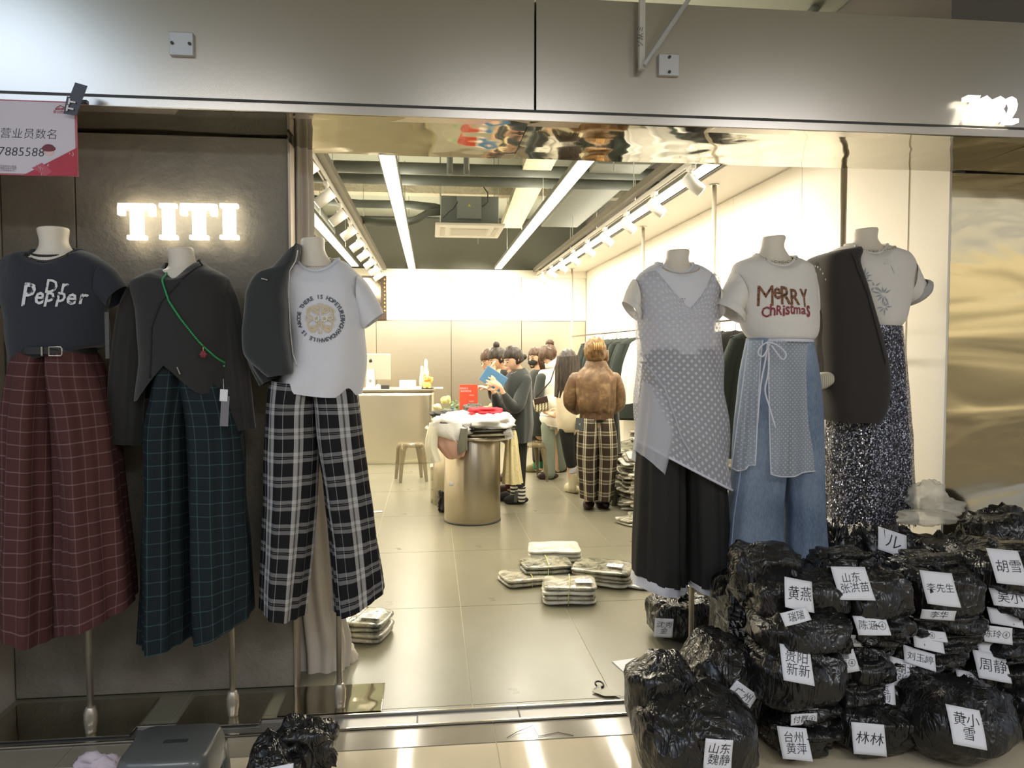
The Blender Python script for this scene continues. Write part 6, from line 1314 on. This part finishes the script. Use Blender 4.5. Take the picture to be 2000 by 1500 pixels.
# counter
ctx = empty('cash_counter', (-.7, 10.25, 0), 'brushed steel cash counter with rounded end at the back left', 'counter')
zc = 1.0; Lc, Rc = Vector((-1.85, 10.25, 0)), Vector((.05, 10.25, 0)); up = Vector((0, 0, 1))
obj('front', B().loft([(Lc, Rc, .34), (Lc+up*.5, Rc+up*.5, .34), (Lc+up*(zc-.03), Rc+up*(zc-.03), .34)], n=80, ex=7, capt=True, capb=True, fold=lambda t, a, p: .004*math.sin(p.x*9)), mat('warm brushed steel', sr(232, 226, 208), rough=.3, metal=1, bump=.006, bscale=2.5, bstretch=(2, 2, .05), detail=1), ctx)
obj('top', B().loft([(Lc+up*(zc-.03)-Vector((.02, 0, 0)), Rc+up*(zc-.03)+Vector((.03, 0, 0)), .36), (Lc+up*zc-Vector((.02, 0, 0)), Rc+up*zc+Vector((.03, 0, 0)), .36)], n=80, ex=7, capt=True, capb=True), STEEL, ctx)
obj('hole', B().cyl(P(783, 763, 9.90), P(783, 763, 9.915), .012, n=12), INK, ctx)
def onC(px, Y=10.15): return P(px, 700, Y).x
mo = empty('desktop_computer', (onC(724), 10.15, zc), 'silver desktop computer seen from behind on the counter', 'computer'); SIL = mat('silver case', sr(215, 212, 196), rough=.3, metal=.5)
zs0, zs1 = P(0, 745, 10.15).z, P(0, 691, 10.15).z
obj('screen_back', bx(((onC(667)+onC(763))/2, 10.15, (zs0+zs1)/2), (onC(763)-onC(667), .03, zs1-zs0)), SIL, mo, bevel=.012)
obj('stand', B().add([(onC(724)+x, 10.11+y, zc+z) for x, y, z in ((-.062, -.06, 0), (.062, -.06, 0), (.045, 0, .26), (-.045, 0, .26), (-.062, -.05, 0), (.062, -.05, 0), (.045, .012, .26), (-.045, .012, .26))], [(0, 1, 2, 3), (4, 7, 6, 5), (0, 3, 7, 4), (1, 5, 6, 2), (3, 2, 6, 7)], False), mat('stand white', sr(235, 232, 220), rough=.35), mo); obj('stand_foot', bx((onC(724), 10.16, zc+.004), (.13, .16, .008)), SIL, mo); obj('stand_hole', B().cyl((onC(724), 10.06, zc+.11), (onC(724), 10.09, zc+.11), .02, n=16), mat('grey hole', sr(140, 138, 128)), mo)
lc = P(724, 705, 10.13); obj('logo', B().ell(lc+Vector((-.008, -.003, 0)), (.014, .003, .021), 14, 8).ell(lc+Vector((.007, -.003, 0)), (.012, .003, .020), 14, 8).ell(lc+Vector((.004, -.003, .027)), (.004, .003, .009), 10, 6), INK, mo)
for nm, px, w_, d_, h_, m, lb, ct_ in (('card_reader', 752, .11, .09, .055, DARKMETAL, 'small black device beside the computer stand on the counter', 'device'), ('label_printer', 796, .22, .16, .11, PAPER, 'white box-shaped printer on the counter', 'printer'), ('keyboard', 778, .24, .10, .014, mat('pale tray', sr(225, 215, 170)), 'pale flat tray between the printer and the dark device', 'tray'), ('notebook', 812, .15, .12, .03, PAPER, 'stack of white papers in front of the printer', 'paper'), ('notebook', 857, .11, .10, .02, PAPER, 'white paper pad at the right end of the counter', 'paper')):
    y = 10.15 if nm == 'label_printer' else 10.0; obj(nm, bx((onC(px, y), y, zc+h_/2+.001), (w_, d_, h_)), m, label=lb, cat=ct_, bevel=.004)
obj('tape_roll', B().cyl((onC(738, 9.97), 9.95, zc+.035), (onC(738, 9.97), 9.99, zc+.035), .034, n=24), PAPER, label='white paper roll beside the computer stand', cat='roll')
# lucky cat ornament and the pale bottles behind it
cx_, cy_ = onC(834, 9.98), 9.98; GCAT = mat('gold glaze', sr(232, 205, 110), rough=.3, spec=.6, var=.25, vscale=25); lk = empty('cat_ornament', (cx_, cy_, zc), 'gold beckoning cat ornament with one raised paw on the counter', 'ornament')
obj('body', B().ell((cx_, cy_, zc+.055), (.055, .045, .06), 22, 16).ell((cx_-.03, cy_-.03, zc+.02), (.022, .025, .02), 12, 8).ell((cx_+.03, cy_-.03, zc+.02), (.022, .025, .02), 12, 8), GCAT, lk)
hd = obj('head', B().ell((cx_, cy_-.01, zc+.145), (.05, .042, .042), 22, 16), GCAT, lk)
for s in (-1, 1): obj('ear', B().lathe((cx_+s*.03, cy_-.01, zc+.17), [(.018, 0), (.002, .035)], 10), mat('orange glaze', sr(205, 120, 60), rough=.35), hd); obj('eye', B().ell((cx_+s*.018, cy_-.05, zc+.15), (.005, .003, .007), 8, 6), INK, hd)
obj('raised_paw', B().tube([(cx_+.045, cy_-.015, zc+.08), (cx_+.065, cy_-.02, zc+.12), (cx_+.062, cy_-.02, zc+.16)], [.016, .017, .018], 12), GCAT, lk); obj('collar', B().tube([(cx_+.036*math.cos(a), cy_-.005+.032*math.sin(a), zc+.107) for a in [q*.5 for q in range(12)]], .006, 8), MATS['sign red'], lk)
obj('cushion', B().ell((cx_, cy_, zc+.012), (.095, .06, .014), 20, 10), INK, lk)
PB = mat('pale green ceramic', sr(205, 222, 190), rough=.25, var=.15, vscale=20)
for px, hh, rr, lb in ((832, .40, .035, 'tall pale green figurine behind the gold cat, narrow top'), (824, .31, .028, 'shorter pale green figurine left of the tall one')): obj('figurine', B().lathe((onC(px, 10.12), 10.12, zc), [(rr*1.3, 0), (rr*1.4, .1), (rr*1.1, hh*.55), (rr*.65, hh*.75), (rr*.75, hh*.9), (rr*.35, hh)], 20), PB, label=lb, cat='figurine')
# translucent stools
TST = mat('smoky plastic', sr(130, 118, 88), rough=.15, alpha=.62, spec=.7)
def tall_stool(px, py, label):
    c = G(px, py); x, y = c.x, c.y; o = empty('plastic_stool', (x, y, 0), label, 'stool'); s = B()
    stack(s, [rrect(.30, .30, .08, .40, x, y), rrect(.31, .31, .08, .42, x, y), rrect(.29, .29, .07, .445, x, y), rrect(.26, .26, .06, .45, x, y)]); obj('seat', s, TST, o)
    for q in range(4):
        a = R(45+90*q+12); dx, dy = math.cos(a), math.sin(a); obj('leg', B().tube([(x+dx*.215, y+dy*.215, .0), (x+dx*.19, y+dy*.19, .20), (x+dx*.165, y+dy*.165, .36), (x+dx*.13, y+dy*.13, .43)], [.022, .03, .045, .05], 10, sy=.6), TST, o)
tall_stool(803, 938, 'tall smoky translucent plastic stool in front of the steel counter'); tall_stool(1036, 938, 'smoky translucent plastic stool behind the tablet reader')
c = G(1222, 983); o = empty('low_stool', (c.x, c.y, 0), 'low dark olive plastic stool beside the packet heap', 'stool'); DOL = mat('dark olive plastic', sr(78, 76, 62), rough=.35)
obj('seat', stack(B(), [rrect(.31, .24, .05, .13, c.x, c.y), rrect(.32, .25, .05, .18, c.x, c.y), rrect(.28, .21, .05, .20, c.x, c.y)]), DOL, o)
for qx in (-1, 1):
    for qy in (-1, 1): obj('leg', stack(B(), [rrect(.05, .045, .01, 0, c.x+qx*.145, c.y+qy*.10, 2), rrect(.055, .05, .01, .16, c.x+qx*.128, c.y+qy*.09, 2)]), DOL, o)
c = P(856, 930, 7.3); o = empty('drawer_unit', (c.x, 7.4, 0), 'small pale drawer unit half hidden left of the drum table', 'drawer unit'); obj('body', bx((c.x+.02, 7.45, .18), (.20, .22, .36)), mat('drawer grey', sr(190, 184, 158), rough=.5), o, bevel=.01)
for z in (.08, .18, .28): obj('drawer', bx((c.x+.02, 7.335, z), (.18, .012, .085)), mat('drawer front', sr(205, 200, 176), rough=.4), o, bevel=.003)
sack_b, _ = sackmesh(Vector((P(866, 1000, 6.9).x, 6.9, .10)), (.06, .06, .10), 77, (0, 0, 1)); obj('rubbish_sack', sack_b, SACK, label='small black bag on the floor at the left foot of the drum table', cat='plastic bag')
# wall frame at the back
a, c = P(718, 536, YB-.08), P(755, 625, YB-.08); o = obj('wall_frame', bx(((a.x+c.x)/2-.05, YB-.05, (a.z+c.z)/2), (c.x-a.x+.1, .05, a.z-c.z)), mat('dark mirror frame', sr(70, 56, 44), rough=.3, metal=.3), label='dark framed board with small gold bulbs on the back wall', cat='frame', bevel=.004)
obj('frame_glass', bx(((a.x+c.x)/2-.08, YB-.08, (a.z+c.z)/2), (c.x-a.x-.02, .01, a.z-c.z-.12)), mat('frame glass', sr(110, 100, 84), rough=.1, metal=.8), o)
for q in range(9): obj('bulb', B().ell((c.x-.03, YB-.08, a.z-.08-q*.065), (.016, .012, .02), 10, 8), GOLD, o)
# ---------------------------------------------------------------- rails and hanging clothes on the right
for Yp_, lb in ((3.98, 'chrome rail pole nearest the entrance, behind the half blazer'), (5.90, 'second chrome rail pole from the entrance'), (7.94, 'third chrome rail pole, behind the lace dress mannequin'), (12.03, 'farthest chrome rail pole, at the back wall')):
    o = obj('rail_pole', B().cyl((2.32, Yp_, 0.005), (2.32, Yp_, 2.865), .018, n=18), POLE, label=lb, cat='pole'); obj('ceiling_flange', B().cyl((2.32, Yp_, 2.855), (2.32, Yp_, 2.868), .04, n=20), CHROME, o)
for y0, y1, lb in ((3.98, 7.94, 'long chrome clothes rail along the right wall, nearer half'), (7.94, 12.03, 'long chrome clothes rail along the right wall, farther half')): obj('clothes_rail', B().cyl((2.32, y0+.02, 1.75), (2.32, y1-.02, 1.75), .013, n=12), CHROME, label=lb, cat='clothes rail')
HCH = mat('hanger black', sr(40, 40, 40), rough=.4)
def hanger(par, x, y, z):
    b = B().tube([(x, y, z+.075), (x+.02, y, z+.095), (x, y, z+.115), (x-.02, y, z+.10)], .0025, 6); b.tube([(x, y, z+.075), (x, y, z+.02)], .0025, 6); b.tube([(x-.20, y, z-.035), (x, y, z+.025), (x+.20, y, z-.035)], .005, 6); obj('hanger', b, HCH, par)
def coat(nm, m, ln, wd, label, grp, ms=None, short=False):
    x = y = 0; z = 0; o = empty(nm, (0, 0, 0), label, 'coat' if not short else 't-shirt', grp); V = Vector
    obj('body', B().loft([(V((-.07, 0, 0)), V((.07, 0, 0)), .03), (V((-wd*.42, 0, -.05)), V((wd*.42, 0, -.05)), .045), (V((-wd*.5, 0, -.12)), V((wd*.5, 0, -.12)), .05), (V((-wd*.5, 0, -ln*.5)), V((wd*.5, 0, -ln*.5)), .05), (V((-wd*.55, 0, -ln)), V((wd*.55, 0, -ln)), .05)], n=36, sub=4, fold=folds(5, .008)), m, o)
    for s in (-1, 1):
        L = .26 if short else .62; obj('sleeve', B().loft([(V((s*wd*.36-.05, 0, -.07)), V((s*wd*.36+.05, 0, -.07)), .05), (V((s*wd*.52-.06, .01, -.07-L*.4)), V((s*wd*.52+.06, .01, -.05-L*.4)), .05), (V((s*wd*.60-.055, .02, -.07-L)), V((s*wd*.60+.055, .02, -.05-L)), .045)], n=24, fold=folds(3, .006)), ms or m, o)
    hanger(o, 0, 0, -.02); return o
BG = fab('black green wool', sr(52, 58, 54), bump=.002, bscale=40)
p1 = coat('black_coat', BG, .95, .42, 'coat', 'dark coats hanging on the right rail')
ORD = ('nearest', 'second', 'third', 'fourth', 'fifth', 'sixth', 'seventh', 'eighth', 'ninth', 'tenth', 'eleventh', 'twelfth', 'thirteenth', 'farthest')
for i in range(14):
    o = p1 if i == 0 else clone(p1); o.location = (2.30+random.uniform(-.03, .03), 8.15+i*.15, 1.655); o.rotation_euler = (0, 0, random.uniform(-.25, .05)); o.scale = (1, 1, random.uniform(.9, 1.05))
    o['label'] = '%s dark coat on the right rail, counted from the entrance' % ORD[i]
p2 = coat('white_shirt', WH, .68, .46, 'shirt', 'white shirts hanging on the right rail'); 
for i, (y, lb) in enumerate(((7.55, 'white shirt on the right rail beside the dark coats, farther one'), (7.3, 'white shirt on the right rail just left of the lace dress'), (6.7, 'white shirt on the right rail hidden behind the lace dress'))):
    o = p2 if i == 0 else clone(p2); o.location = (2.30, y, 1.655); o.rotation_euler = (0, 0, -.2+.1*i); o['label'] = lb
p3 = coat('two_tone_tee', fab('black tee cloth', sr(48, 46, 44)), .66, .46, 'tee', 'black and white raglan tees on the right rail', WH, True)
for i, (y, lb) in enumerate(((5.9, 'black tee with white sleeves on the right rail, farther of the two'), (5.35, 'black tee with white sleeves on the right rail between the lace dress and the jeans'))):
    o = p3 if i == 0 else clone(p3); o.location = (2.30, y+.05, 1.655); o.rotation_euler = (0, 0, -.15); o['label'] = lb
for i, (y, lb) in enumerate(((6.15, 'black coat on the right rail behind the raglan tees'), (5.6, 'black coat on the right rail between the two raglan tees'), (4.95, 'black coat on the right rail behind the jeans mannequin'))):
    o = clone(p1); o.location = (2.28, y, 1.655); o.rotation_euler = (0, 0, -.1); o['label'] = lb
